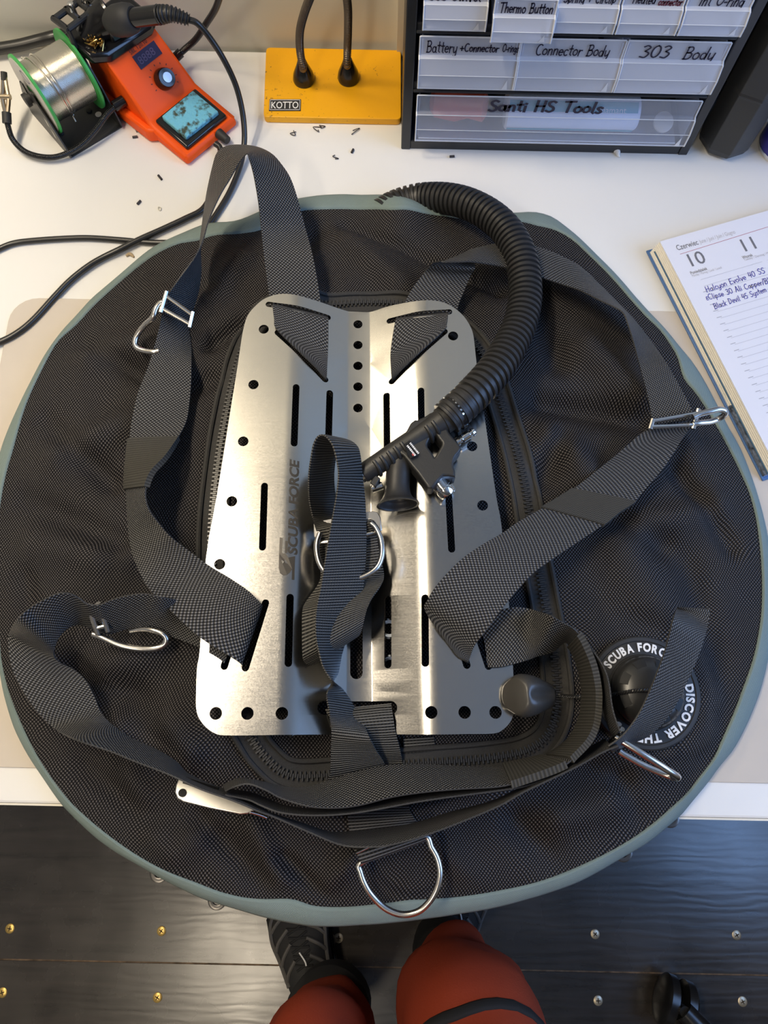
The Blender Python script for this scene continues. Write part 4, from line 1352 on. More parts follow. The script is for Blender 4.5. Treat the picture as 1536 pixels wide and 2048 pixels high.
# ------------------------------------------------------------------ soldering station
SA, SB, SCc = P(382, 330, 0), P(472, 255, 0), P(237, 217, 0)
sx = (SB - SA).normalized()           # along the front edge
sy = (SCc - SA).normalized()          # towards the wall
SW = (SB - SA).length                 # width
stn = thing('soldering_station', 'orange soldering station with round knob, display and blue sponge tray', 'soldering station', SA + sx * SW / 2 + sy * .07)
def SP(a, d, z): return SA + sx * a + sy * d + Vector((0, 0, z))
M['orange'] = pbr('orange_plastic', (0.90, 0.095, 0.004), 0.5, spec=.3, bump=.05, noise_scale=1500)
# side profile (distance from the front, height, side inset)
pf = [(0.000,.001,.000),(0.000,.011,.000),(.003,.0135,.001),(.058,.020,.001),(.064,.024,.002),(.070,.032,.003),(.112,.078,.006),(.118,.082,.008),(.150,.084,.010),(.158,.080,.010),(.160,.001,.004)]
WX = .004
vs, fs = [], []
for (d, z, ins) in pf:
    for a in (-WX + ins - .004 * max(0, min(1, (d - .06) / .05)) * (1 if z > .003 else .3), SW + WX - ins):
        vs.append(SP(a, d, z))
n_ = len(pf)
for i in range(n_ - 1):
    fs.append((2 * i, 2 * i + 1, 2 * i + 3, 2 * i + 2))
fs.append((2 * n_ - 2, 2 * n_ - 1, 1, 0))
fs.append(tuple(2 * i for i in range(n_)))
fs.append(tuple(2 * i + 1 for i in range(n_))[::-1])
MBb = MB().add(vs, fs)
MBb.build('station_body', M['orange'], stn, bevel=.004, seg=3, sharp=30)
# low wide foot on the spool side and a skirt
MB().prism([SP(-WX - .006, .060, .001), SP(-WX + .004, .050, .001), SP(-WX + .004, .16, .001), SP(-WX - .006, .16, .001)], (0, 0, .018)).build('station_skirt', M['orange'], stn, bevel=.003)
tr = MB().prism([SP(.005, .006, .0135), SP(SW - .005, .006, .0135), SP(SW - .005, .058, .0195), SP(.005, .058, .0195)], (0, 0, .006)).build('sponge_tray', M['glossblack'], stn, bevel=.0022, seg=3)
def sponge_mat():
    m, n, l, b = new_mat('cleaning_sponge')
    tc = n.new('ShaderNodeTexCoord'); nz = n.new('ShaderNodeTexNoise'); nz.inputs['Scale'].default_value = 260; nz.inputs['Detail'].default_value = 4
    l.new(tc.outputs['Object'], nz.inputs['Vector'])
    n2 = n.new('ShaderNodeTexNoise'); n2.inputs['Scale'].default_value = 62; n2.inputs['Detail'].default_value = 5
    l.new(tc.outputs['Object'], n2.inputs['Vector'])
    mx = n.new('ShaderNodeValToRGB')
    e = mx.color_ramp.elements
    e[0].position = .43; e[0].color = (.055, .07, .045, 1); e[1].position = .53; e[1].color = (.17, .50, .64, 1)
    l.new(math_node(n, l, 'ADD', math_node(n, l, 'MULTIPLY', n2.outputs['Fac'], .8), math_node(n, l, 'MULTIPLY', nz.outputs['Fac'], .28)), mx.inputs[0])
    l.new(mx.outputs[0], b.inputs['Base Color']); b.inputs['Roughness'].default_value = .95
    bp = n.new('ShaderNodeBump'); bp.inputs['Strength'].default_value = .9; bp.inputs['Distance'].default_value = .002
    l.new(nz.outputs['Fac'], bp.inputs['Height']); l.new(bp.outputs[0], b.inputs['Normal'])
    return m
MB().prism([SP(.012, .013, .0185), SP(SW - .011, .012, .0185), SP(SW - .012, .053, .0235), SP(.012, .052, .0235)], (0, 0, .0065)).build('sponge', sponge_mat(), tr, bevel=.0016)
# panel furniture: the slope between d=.070 and d=.112
pn0, pn1 = SP(0, .070, .032), SP(0, .112, .078)
pdir = (pn1 - pn0).normalized(); pnrm = sx.cross(pdir).normalized()
if pnrm.z < 0: pnrm = -pnrm
def PN(a, t, o): return pn0 + sx * a + pdir * t + pnrm * o
kn = MB().lathe(PN(SW * .60, .013, 0), pnrm, [(0, .0120), (.004, .0118), (.011, .0105), (.0125, .0096)], 36)
kno = kn.build('control_knob', M['glossblack'], stn, sharp=30)
MB().lathe(PN(SW * .60, .013, .0124), pnrm, [(0, .0056), (.0012, .0054)], 30).build('knob_cap', pbr('spun_aluminium', (.62, .62, .62), .38, metal=1), kno)
MB().prism([PN(SW * .38, .034, 0), PN(SW * .82, .034, 0), PN(SW * .82, .049, 0), PN(SW * .38, .049, 0)], pnrm * .0008).build('display', pbr('display_glass', (.022, .008, .045), .4, spec=.3), stn)
mb = MB()
v, f = printed('SBL 120.10', .0058)
mb.add(frame_map(v, PN(SW * .38, .0510, .0006), sx, pdir), f)
for k in range(10):
    an = math.radians(-40 + k * 26)
    c = PN(SW * .60, .013, .0005) + (sx * math.cos(an) + pdir * math.sin(an)) * .0155
    t_ = (sx * math.cos(an) + pdir * math.sin(an))
    s_ = pnrm.cross(t_)
    mb.add([c - s_ * .0004, c + s_ * .0004, c + s_ * .0004 + t_ * .002, c - s_ * .0004 + t_ * .002], [(0, 1, 2, 3)])
v, f = printed('8888', .0115)
dm = mk('display_digits', frame_map([Vector((q.x * 1.05, q.y)) for q in v], PN(SW * .42, .0375, .0010), sx, pdir), f, pbr('unlit_digits', (.10, .06, .13), .5), [o for o in stn.children if o.name.startswith('display')][0], smooth=False)
mb.build('panel_print', pbr('dark_panel_print', (.05, .02, .02), .6), stn, smooth=False)
# black top with the iron rest, wool pot and accessory rack
tp = MB().prism([SP(-.015, .114, .080), SP(.004, .106, .074), SP(SW - .012, .104, .072), SP(SW + .001, .110, .074), SP(SW + .001, .160, .080), SP(-.015, .160, .080)], (0, 0, .012))
tpo = tp.build('holder_deck', M['glossblack'], stn, bevel=.003)
mb = MB()
hc = SP(SW * .45, .128, .104)
hx = (sx * .86 - sy * .25 + Vector((0, 0, .28))).normalized()
mb.lathe(hc - hx * .040, hx, [(0, .009), (.010, .014), (.026, .0185), (.036, .0195), (.039, .0215), (.042, .0215), (.042, .0165), (.030, .014), (.006, .008)], 36)
mb.build('iron_funnel', M['glossblack'], stn, sharp=30)
MB().prism([SP(SW * .22, .112, .086), SP(SW * .40, .110, .086), SP(SW * .42, .135, .092), SP(SW * .24, .137, .092)], (0, 0, .022)).build('funnel_bracket', M['glossblack'], stn, bevel=.003)
M['brass'] = pbr('brass_wool', (.55, .36, .12), .25, metal=1)
wo = MB()
rr = random.Random(5)
for k in range(26):
    c = SP(.004 + rr.uniform(-.006, .006), .122 + rr.uniform(-.010, .010), .092 + rr.uniform(0, .008))
    pts = [c + Vector((rr.uniform(-1, 1), rr.uniform(-1, 1), rr.uniform(-.6, .6))) * .006 for _ in range(5)]
    wo.tube(catmull(pts, 4), .0006, 5)
wo.build('brass_wool', M['brass'], stn)
rk = MB()
a0, a1 = -.016, SW * .40
for d in (.136, .158):
    rk.tube([SP(a0, d, .112), SP(a1, d, .112)], .0035, 10)
for a in (a0, a0 + .018, a0 + .034, a1):
    rk.tube([SP(a, .134, .112), SP(a, .160, .112)], .0035, 10)
rk.tube([SP(a0, .136, .09), SP(a0, .136, .112)], .003, 8)
rk.tube([SP(a1, .158, .09), SP(a1, .158, .112)], .003, 8)
rko = rk.build('accessory_rack', M['blackplastic'], stn)
MB().lathe(SP(.004, .148, .100), (0, 0, 1), [(0, .0035), (.024, .0035), (.025, .002)], 14).build('spare_tip', M['chrome'], rko)
MB().lathe(SP(.020, .148, .100), (0, 0, 1), [(0, .0030), (.018, .0030), (.022, .0015)], 14).build('spare_tip', M['chrome'], rko)
# power lead out of the front
pl = MB().tube([SP(SW * .66, .001, .010), SP(SW * .66, -.014, .009)], [.0062, .0048], 14)
plo = pl.build('lead_boot', M['matteblack'], stn)
LB = [(430,287,.010),(440,296,.008),(443,320,.005),(437,350,.004),(425,385,.004),(405,419,.0045),(370,438,.005),(325,459,.005),(280,479,.006),(240,499,.006),(205,516,.005),(175,534,.005),(140,562,.0045),(110,593,.0045),(70,637,.0045),(38,664,.0045),(0,684,.0045),(-60,702,.0045),(-200,720,.0045),(-400,700,.0045),(-640,720,.0045)]
wire('power_lead', [P(*c) for c in LB], .0036, M['cable'], stn, n=8)
# helping-hand arms
h0 = P(246, 203, .030)
arm = MB()
ap = catmull([P(236,208,.030), P(215,228,.026), P(190,262,.018), P(160,292,.011), P(120,312,.008), P(85,314,.008), P(50,303,.009), (P(25,278,.014)), P(14,245,.024)], 8)
ar, AL = resample(ap, .0006)
arm.tube(ar, lambda i: .0030 + (.0004 if (i % 3) else 0), 12)
aro = arm.build('helping_arm', M['glossblack'], stn)
MB().tube([P(248,201,.030), P(228,213,.029)], .0062, 14).build('arm_ferrule', M['glossblack'], aro)
c0, c1, c2 = P(14,247,.024), P(13,225,.030), P(8,150,.052)
MB().tube([c0, c1], .0052, 12).build('clip_sleeve', M['matteblack'], aro)
M['brassclip'] = pbr('crocodile_clip', (.62, .52, .38), .28, metal=1)
cm = MB()
for s_ in (1, -1):
    o_ = Vector((.0022 * s_, 0, 0))
    pts = [c1 + o_ * .6, lerp(c1, c2, .35) + o_ * 1.6, lerp(c1, c2, .6) + o_ * 1.1, lerp(c1, c2, .98) + o_ * .4]
    cm.tube(catmull(pts, 5), .0026, 8)
cm.lathe(lerp(c1, c2, .42) - Vector((.006, 0, 0)), (1, 0, 0), [(0, .0032), (.012, .0032)], 14)
cm.build('crocodile_clip', M['brassclip'], aro)
MB().tube([lerp(c1, c2, .85), c2 + (c2 - c1) * .08], .0036, 10).build('clip_jaw_sleeve', M['matteblack'], aro)
ap = catmull([P(350,117,.022), P(368,100,.028), P(392,78,.045), P(412,48,.07), P(432,15,.10), P(446,-30,.14)], 10)
ar, AL = resample(ap, .0006)
ar2 = MB().tube(ar, lambda i: .0034 + (.0004 if (i % 3) else 0), 12).build('helping_arm', M['glossblack'], stn)
MB().tube([P(346,120,.021), P(362,105,.026)], .0056, 12).build('arm_ferrule', M['glossblack'], ar2)

# ------------------------------------------------------------------ soldering iron resting in the funnel
iron = thing('soldering_iron', 'black soldering iron resting in the holder, its cord running down the table', 'soldering iron', hc)
g0 = P(235, 42, .118); g1 = P(268, 36, .126); g2 = P(322, 29, .136); g3 = P(378, 40, .132)
gx = (g1 - g0).normalized()
MB().lathe(g0 - gx * .014, g1 - g0, [(0, .0085), (.008, .0140), (.014, .0155), (.026, .0158), (.034, .0142), (.0375, .0110)], 32).build('foam_grip', M['matteblack'], iron)
MB().tube(catmull([g0 + (g1 - g0) * .9, g1 + (g2 - g1) * .3, g2], 6), .0093, 26).build('handle', M['glossblack'], iron)
bp_ = catmull([g2 - (g2 - g1) * .1, lerp(g2, g3, .4) + Vector((0, 0, .003)), g3], 10)
br, BL = resample(bp_, .0009)
MB().tube(br, lambda i: lerp(.0088, .0050, i / len(br)) + (.0010 if i % 4 < 2 else -.0006), 20).build('strain_relief', M['rubber'], iron)
IC = [(376,39,.132),(395,47,.128),(420,76,.112),(448,120,.090),(472,172,.062),(485,225,.038),(489,275,.020),(484,318,.010),(472,355,.006),(455,392,.0045),(430,432,.004),(412,455,.004),(385,474,.004),(352,484,.0035),(300,485,.0035),(240,480,.0035),(180,476,.0035),(130,477,.0035),(70,481,.0035),(30,486,.0035),(0,497,.0035),(-60,525,.0035),(-200,580,.0035),(-420,590,.0035),(-700,560,.0035)]
wire('cord', [P(*c) for c in IC], .0033, M['cable'], iron, n=8)
# ------------------------------------------------------------------ the solder spool and its stand
M['green'] = pbr('green_plastic', (.045, .36, .075), .42)
M['stand'] = pbr('black_sheet_metal', (.030, .030, .031), .42)
NC, FC = P(73, 189, .062), P(159, 120, .072)
sa = (FC - NC); sa.z = 0; SLn = .058; sa.normalize()
NC = P(71, 190, .054); FC = NC + sa * SLn
def solder_mat():
    m, n, l, b = new_mat('solder_wire')
    b.inputs['Metallic'].default_value = 1; b.inputs['Base Color'].default_value = (.72, .68, .60, 1); b.inputs['Roughness'].default_value = .26
    return m
M['solder'] = solder_mat()
spool = thing('solder_spool', 'green flanged spool of silver solder wire on a black stand', 'spool', NC + sa * SLn / 2 - Vector((0, 0, .045)))
RS_, RF = .0335, .0440
MB().lathe(NC - sa * .0015, sa, [(0, RF - .001), (.0005, RF), (.003, RF), (.0035, RF - .001), (.0035, .010)], 56).build('flange', M['green'], spool)
MB().lathe(FC, sa, [(0, .010), (0, RF - .001), (.0005, RF), (.003, RF), (.0035, RF - .001)], 56).build('flange', M['green'], spool)
pw = []
nw = 46
for k in range(nw):
    d0 = k / nw * SLn
    pw += [(d0, RS_ - .0009), (d0 + .0004, RS_), (d0 + .0009, RS_ + .0002), (d0 + .0012, RS_ - .0002)]
MB().lathe(NC, sa, pw + [(SLn, RS_ - .001)], 72).build('wire_winding', M['solder'], spool, sharp=180)
v_, w2 = sa.cross(Vector((0, 0, 1))).normalized(), Vector((0, 0, 1))
lw = []
for i in range(40):
    an = math.radians(150 - i * 7.2)
    lw.append(NC + sa * (.012 + i * .00035) + (v_ * math.cos(an) + w2 * math.sin(an)) * (RS_ + .0010 + (.003 if i < 2 else 0)))
lw += [P(135, 215, .028), P(152, 244, .020)]
wire('loose_wire', lw, .0011, M['solder'], spool, n=2, seg=8)
wire('loose_wire', [NC + sa * (.020 + i * .0002) + (v_ * math.cos(math.radians(160 - i * 10)) + w2 * math.sin(math.radians(160 - i * 10))) * (RS_ + .0012) for i in range(24)], .0010, M['solder'], spool, n=2, seg=8)
M['paper'] = pbr('pale_label', (.62, .60, .57), .6)
lab = MB().lathe(NC - sa * .0020, sa, [(0, .012), (0, RF - .003), (.0006, RF - .003)], 56, caps=False).build('round_label', M['paper'], spool)
lc = NC - sa * .0022
mb = MB()
def LBL(a, b): return lc + (v_ * a + w2 * b)
for i in range(20):
    a0, a1 = 2 * math.pi * i / 20, 2 * math.pi * (i + 1) / 20
    mb.add([LBL(.004 + math.cos(a0) * .010, .028 + math.sin(a0) * .006), LBL(.004 + math.cos(a1) * .010, .028 + math.sin(a1) * .006), LBL(.004 + math.cos(a1) * .0085, .028 + math.sin(a1) * .0046), LBL(.004 + math.cos(a0) * .0085, .028 + math.sin(a0) * .0046)], [(0, 1, 2, 3)])
mb.build('round_emblem', pbr('label_blue_print', (.06, .06, .16), .6), lab, smooth=False)
mb = MB()
for r_ in range(5):
    rr = random.Random(r_)
    t_ = -.030
    for k in range(8):
        wd = rr.uniform(.001, .0026)
        mb.add([LBL(t_, -.010 - r_ * .0045), LBL(t_ + wd, -.010 - r_ * .0045), LBL(t_ + wd, -.0078 - r_ * .0045), LBL(t_, -.0078 - r_ * .0045)], [(0, 1, 2, 3)])
        t_ += wd + .0008
mb.build('fine_print', M['greyink'], lab, smooth=False)
std = thing('spool_stand', 'bent black metal stand holding the solder spool', 'spool stand', NC + sa * SLn / 2 - Vector((0, 0, NC.z - T)))
zt2 = Vector((0, 0, 1))
nb = NC - sa * .007; nb.z = T
fb = FC + sa * .009; fb.z = T
def plate_poly(org, pts, th):
    return MB().prism([org + v_ * a + zt2 * b for a, b in pts], sa * th)
side = [(.046, .001), (.050, .004), (.046, .016), (.034, .040), (.012, .068), (.004, .070), (.004, .058), (-.004, .058), (-.004, .070), (-.012, .068), (-.030, .040), (-.040, .014), (-.042, .001)]
if v_.y > 0: side = [(-a, b) for a, b in side]
plate_poly(nb, side, .0016).build('side_plate', M['stand'], std, smooth=False)
plate_poly(fb - sa * .0016, [(a, b * 1.25) for a, b in side if True], .0016).build('side_plate', M['stand'], std, smooth=False)
MB().prism([nb + v_ * .046, fb + v_ * .046, fb - v_ * .042, nb - v_ * .042], (0, 0, .0016)).build('base_plate', M['stand'], std, smooth=False)
MB().lathe(NC - sa * .014, sa, [(0, .0075), (.005, .0075), (.005, .0055), (SLn + .026, .0055)], 22).build('spindle', M['matteblack'], std)
hol = MB()
for a, b in ((.020, .034), (.024, .020)):
    o_ = nb - sa * .0003
    sg_ = -1 if v_.y > 0 else 1
    hol.add([o_ + v_ * sg_ * (a - .003) + zt2 * (b - .006), o_ + v_ * sg_ * (a + .003) + zt2 * (b - .005), o_ + v_ * sg_ * (a + .003) + zt2 * (b + .005), o_ + v_ * sg_ * (a - .003) + zt2 * (b + .006)], [(0, 1, 2, 3)])
hol.build('cut_out', pbr('bare_metal_slot', (.62, .60, .56), .7), std, smooth=False)
for x, y in ((122, 266), (178, 222)):
    MB().lathe(P(x, y, .0018), (0, 0, 1), [(0, .0036), (.0012, .0032)], 14).build('rivet', M['matteblack'], std)
MB().lathe(P(197, 229, .0018), (0, 0, 1), [(0, .004), (.0006, .004)], 10).build('screw_hole', M['paper'], std)
# grey cable lying at the foot of the wall
tag(MB().tube(catmull([P(-40,104,.012), P(0,97,.013), P(40,90,.014), P(80,80,.016), P(112,72,.018), P(150,66,.014)], 8), .0068, 14).build('mains_cable', M['cable']), 'thick black cable along the foot of the wall behind the solder spool', 'cable')

# ------------------------------------------------------------------ third-hand tool: yellow base, two goosenecks
M['yellow'] = pbr('yellow_painted_steel', (.84, .42, .008), .42)
def yellow_mat():
    m, n, l, b = new_mat('yellow_painted_steel')
    tc = n.new('ShaderNodeTexCoord'); nz = n.new('ShaderNodeTexNoise'); nz.inputs['Scale'].default_value = 260; nz.inputs['Detail'].default_value = 3
    n2 = n.new('ShaderNodeTexNoise'); n2.inputs['Scale'].default_value = 18
    l.new(tc.outputs['Object'], nz.inputs['Vector']); l.new(tc.outputs['Object'], n2.inputs['Vector'])
    r = n.new('ShaderNodeValToRGB'); e = r.color_ramp.elements
    e[0].position = .30; e[0].color = (.22, .10, .02, 1); e[1].position = .345; e[1].color = (.86, .41, .005, 1)
    l.new(math_node(n, l, 'ADD', math_node(n, l, 'MULTIPLY', nz.outputs['Fac'], .62), math_node(n, l, 'MULTIPLY', n2.outputs['Fac'], .3)), r.inputs[0])
    l.new(r.outputs[0], b.inputs['Base Color']); b.inputs['Roughness'].default_value = .42
    return m
M['yellow'] = yellow_mat()
Y0, Y1 = P(526, 232, .010), P(801, 88, .012)
yc = (P(526, 235, .009) + P(800, 240, .009) + P(801, 90, .012) + P(533, 85, .012)) / 4
th_ = thing('third_hand_stand', 'flat yellow steel base with two black goosenecks against the wall', 'third hand stand', Vector((yc.x, yc.y, T)))
q4 = [P(527, 234, .009), P(802, 239, .009), P(802, 92, .009), P(533, 88, .009)]
q4 = [Vector((a.x, min(a.y, .829), T + .0005)) for a in q4]
def round_quad(q, r, n=6):
    out = []
    for i in range(4):
        p, a, b = q[i], q[i - 1], q[(i + 1) % 4]
        da, db = (a - p).normalized() * r, (b - p).normalized() * r
        for k in range(n + 1):
            t = k / n
            out.append((p + da) * (1 - t) ** 2 + p * 2 * t * (1 - t) + (p + db) * t * t)
    return out
MB().prism(round_quad(q4, .006), (0, 0, .009)).build('steel_base', M['yellow'], th_, bevel=.0008)
zt3 = T + .0095
pl0 = P(538, 222, .0099); pl1 = P(601, 222, .0099); pl2 = P(602, 201, .0099)
yx = (pl1 - pl0).normalized(); yyv = Vector((-yx.y, yx.x, 0))
hh = .0175
pw_ = (pl1 - pl0).length
npn = MB().prism([pl0, pl1, pl1 + yyv * hh, pl0 + yyv * hh], (0, 0, .0006)).build('name_plate', M['matteblack'], th_, smooth=False)
mb = MB()
v, f = printed('KOTTO', 1.0, bold=.008)
x0, x1 = min(a.x for a in v), max(a.x for a in v)
mb.add(frame_map([Vector(((a.x - x0) / (x1 - x0) * pw_ * .86 + pw_ * .07, a.y / .73 * hh * .62 + hh * .19)) for a in v], pl0 + Vector((0, 0, .0008)), yx, yyv), f)
for (a0, b0, a1, b1) in ((.02, .05, .98, .09), (.02, .91, .98, .95), (.02, .05, .032, .95), (.968, .05, .98, .95)):
    mb.add(frame_map([(a0 * pw_, b0 * hh), (a1 * pw_, b0 * hh), (a1 * pw_, b1 * hh), (a0 * pw_, b1 * hh)], pl0 + Vector((0, 0, .0008)), yx, yyv), [(0, 1, 2, 3)])
mb.build('name_lettering', M['white'], npn, smooth=False)
M['neck'] = pbr('gooseneck_metal', (.16, .13, .10), .34, metal=.9)
for (bx_, by_, path) in ((608, 161, [(606,135,.040),(600,100,.062),(600,62,.090),(609,25,.120),(622,-10,.148),(640,-60,.19)]), (697, 158, [(694,128,.040),(695,95,.060),(696,60,.085),(696,20,.112),(692,-20,.14),(688,-70,.175)])):
    base = P(bx_, by_, .0095)
    base.z = T + .0095
    cone = MB().lathe(base, (0, 0, 1), [(0, .0128), (.003, .0135), (.010, .0122), (.022, .0072), (.026, .0058), (.028, .005)], 32)
    cn = cone.build('cone_socket', M['glossblack'], th_)
    pts = [base + Vector((0, 0, .022))] + [P(*c) for c in path]
    gr, GL_ = resample(catmull(pts, 12), .00075)
    nk = MB().tube(gr, lambda i: .0042 + (.0006 if i % 3 == 0 else 0), 14).build('gooseneck', M['neck'], th_)
    e_, t_ = gr[-1], (gr[-1] - gr[-8]).normalized()
    jaw = MB()
    for s_ in (1, -1):
        jaw.tube(catmull([e_, e_ + t_ * .014 + Vector((.006 * s_, 0, 0)), e_ + t_ * .030 + Vector((.004 * s_, 0, 0)), e_ + t_ * .045 + Vector((.001 * s_, 0, 0))], 4), .0026, 8)
    jaw.lathe(e_ + t_ * .016 - Vector((.008, 0, 0)), (1, 0, 0), [(0, .003), (.016, .003)], 12)
    jaw.build('crocodile_clip', M['brassclip'], nk)

# ------------------------------------------------------------------ drawer cabinet
CX0, CX1 = .0115, .3585
CYF, CYB = .684, .826
M['cabinet'] = pbr('cabinet_plastic', (.022, .023, .026), .38)
cab = thing('drawer_cabinet', 'black parts cabinet with clear handwritten drawers beside the wall', 'drawer cabinet', Vector(((CX0 + CX1) / 2, (CYF + CYB) / 2, T)))
def zy(px, py, y=CYF): return PY(px, py, y).z - T
zr = [zy(1080, 281), zy(1080, 185), zy(1080, 179), zy(1080, 77), zy(1080, 68)]
CH = .232
def plasticmat(name, fac):
    m, n, l, b = new_mat(name)
    b.inputs['Base Color'].default_value = (.84, .86, .92, 1); b.inputs['Roughness'].default_value = .28
    b.inputs['Specular IOR Level'].default_value = .6
    tr_ = n.new('ShaderNodeBsdfTransparent'); tr_.inputs[0].default_value = (.9, .93, 1, 1)
    mx = n.new('ShaderNodeMixShader'); mx.inputs[0].default_value = fac
    l.new(tr_.outputs[0], mx.inputs[1]); l.new(b.outputs[0], mx.inputs[2])
    l.new(mx.outputs[0], n['Material Output'].inputs['Surface'])
    return m
M['clear'] = plasticmat('clear_drawer_plastic', .42)
M['clearer'] = plasticmat('thin_clear_plastic', .17)
M['clearrim'] = pbr('clear_plastic_rim', (.66, .68, .72), .25)
cb = MB()
wl_ = .011
cb.box((CX0, CYF, T), (CX0 + wl_, CYB, T + CH)).box((CX1 - wl_, CYF, T), (CX1, CYB, T + CH))
cb.box((CX0 + wl_, CYF + .001, T), (CX1 - wl_, CYB, T + .013))
cb.box((CX0 + wl_, CYB - .003, T), (CX1 - wl_, CYB, T + CH))
cb.box((CX0 + wl_, CYF + .001, T + CH - .01), (CX1 - wl_, CYB, T + CH))
for z0, z1 in ((.0845, .0950), (.1560, .1650), (.2085, .2175)):
    cb.box((CX0 + wl_, CYF + .002, T + z0), (CX1 - wl_, CYB - .004, T + z1))
    cb.box((CX0 + wl_, CYF - .0005, T + z0 - .0012), (CX1 - wl_, CYF + .003, T + z0 + .0018))
cb.build('cabinet_body', M['cabinet'], cab, bevel=.0012, smooth=False)
DR = []
def drawer(x0, x1, z0, z1, lines, pull=0.0, size=.0115, pen=.0016, inks=None, sheet='clear'):
    yf = CYF - .004 - pull
    zz0, zz1 = T + z0, T + z1
    H = zz1 - zz0
    prof_ = [(0.002, 1.0), (0.001, .64), (-.0035, .60), (-.0075, .32), (-.0075, .03), (-.0055, 0.0)]
    mb = MB()
    w = x1 - x0
    nF = len(prof_)
    for th in (0, .0014):
        pass
    vs = []
    for (dy, fz) in prof_:
        vs += [(x0, yf + dy, zz0 + fz * H), (x1, yf + dy, zz0 + fz * H)]
    for (dy, fz) in prof_:
        vs += [(x0, yf + dy + .0013, zz0 + fz * H), (x1, yf + dy + .0013, zz0 + fz * H)]
    fs = []
    B = 2 * nF
    for i in range(nF - 1):
        fs.append((2*i, 2*i+1, 2*i+3, 2*i+2))
        fs.append((B + 2*i, B + 2*i+2, B + 2*i+3, B + 2*i+1))
    fs += [(0, B, B + 1, 1), (2*nF-2, 2*nF-1, B + 2*nF-1, B + 2*nF-2)]
    fs += [(2*i, 2*i+2, B + 2*i+2, B + 2*i) for i in range(nF - 1)]
    fs += [(2*i+1, B + 2*i+1, B + 2*i+3, 2*i+3) for i in range(nF - 1)]
    mb.add(vs, fs)
    yb = yf + .118
    mb.box((x0 + .002, yf + .001, zz0 + .001), (x0 + .0033, yb, zz1 - .003))
    mb.box((x1 - .0033, yf + .001, zz0 + .001), (x1 - .002, yb, zz1 - .003))
    mb.box((x0 + .0034, yf + .001, zz0 - .0035), (x1 - .008, yb, zz0 - .0022))
    mb.box((x0 + .0034, yb - .0013, zz0 - .002), (x1 - .0034, yb, zz1 - .003))
    d = mb.build('drawer', M[sheet], cab, smooth=False)
    d['label'] = 'clear drawer marked by hand ' + ' '.join(lines).replace('@', 'E')
    # bright moulded edges
    rim = MB()
    for xx in (x0, x1):
        rim.tube([Vector((xx, yf + dy - .0004, zz0 + fz * H)) for dy, fz in prof_], .0009, 6)
    for fz, dy, r in ((0.0, -.0058, .0009), (1.0, .002, .0007), (.61, -.003, .00045), (.32, -.0078, .00035)):
        rim.tube([Vector((x0, yf + dy, zz0 + fz * H)), Vector((x1, yf + dy, zz0 + fz * H))], r, 6)
    rim.tube([Vector((x0 + .004, yf + .0005, zz0 - .0028)), Vector((x1 - .008, yf + .0005, zz0 - .0028))], .0007, 6)
    xx = x1 - .006
    rim.add([(xx - .006, yf - .0078, zz0 + .002), (xx, yf - .0078, zz0 + .002), (xx - .0015, yf - .0078, zz0 + .25 * H)], [(0, 1, 2)])
    rim.build('moulded_edges', M['clearrim'], d, smooth=False)
    for k, (s, xoff, zoff, sz, tw) in enumerate(LN):
        v, f, wd = handwrite(s, sz, pen)
        v = [Vector((a.x * tw / wd, a.y)) for a in v]
        mk('handwriting', [(x0 + xoff + a.x, yf + .0004, zz0 + H * zoff + a.y) for a in v], f, M[(inks or ['ink'] * 9)[k]], d, smooth=False)
    return d
def lines_spec(lines, size):
    return [(ln[0], ln[1], ln[2], ln[3]) if isinstance(ln, tuple) else (ln, .012, .66, size) for ln in LN]
LN = []
def dr(x0, x1, z0, z1, ln, **k):
    global LN
    LN = ln
    return drawer(x0, x1, z0, z1, [a[0] for a in ln], **k)
dr(.0275, .3435, .0250, .0815, [('Santi HS Tools', .081, .69, .0145, .1287)], pen=.0027, sheet='clearer')
dr(.0268, .1290, .0985, .1535, [('Battery', .0072, .70, .0130, .0318), ('+Connector', .0418, .73, .0090, .040), ('O-rings', .0852, .74, .0088, .0170)])
dr(.1305, .2365, .0985, .1535, [('Connector Body', .0162, .69, .0125, .0763)])
dr(.2385, .3430, .0985, .1535, [('303', .016, .68, .0140, .031), ('Body', .0616, .67, .0140, .032)])
dr(.0285, .0900, .1675, .2065, [('303 Swivel', .005, .66, .0110, .050)])
th_d = dr(.0955, .1545, .1665, .2045, [('Thermo Button', .0050, .68, .0100, .0515)], pull=.0125)
dr(.1575, .2165, .1675, .2065, [('Spring + Circlip', .005, .68, .0095, .050)])
dr(.2195, .2780, .1675, .2065, [('Heated', .009, .69, .0095, .022), ('connector', .034, .66, .0070, .023)], inks=['ink', 'redink'])
dr(.2810, .3430, .1675, .2065, [('Int O-ring', .0115, .67, .0110, .043)])
MB().box((.104, .676, T + .186), (.147, .745, T + .1965)).build('dark_card', M['matteblack'], th_d, bevel=.001)
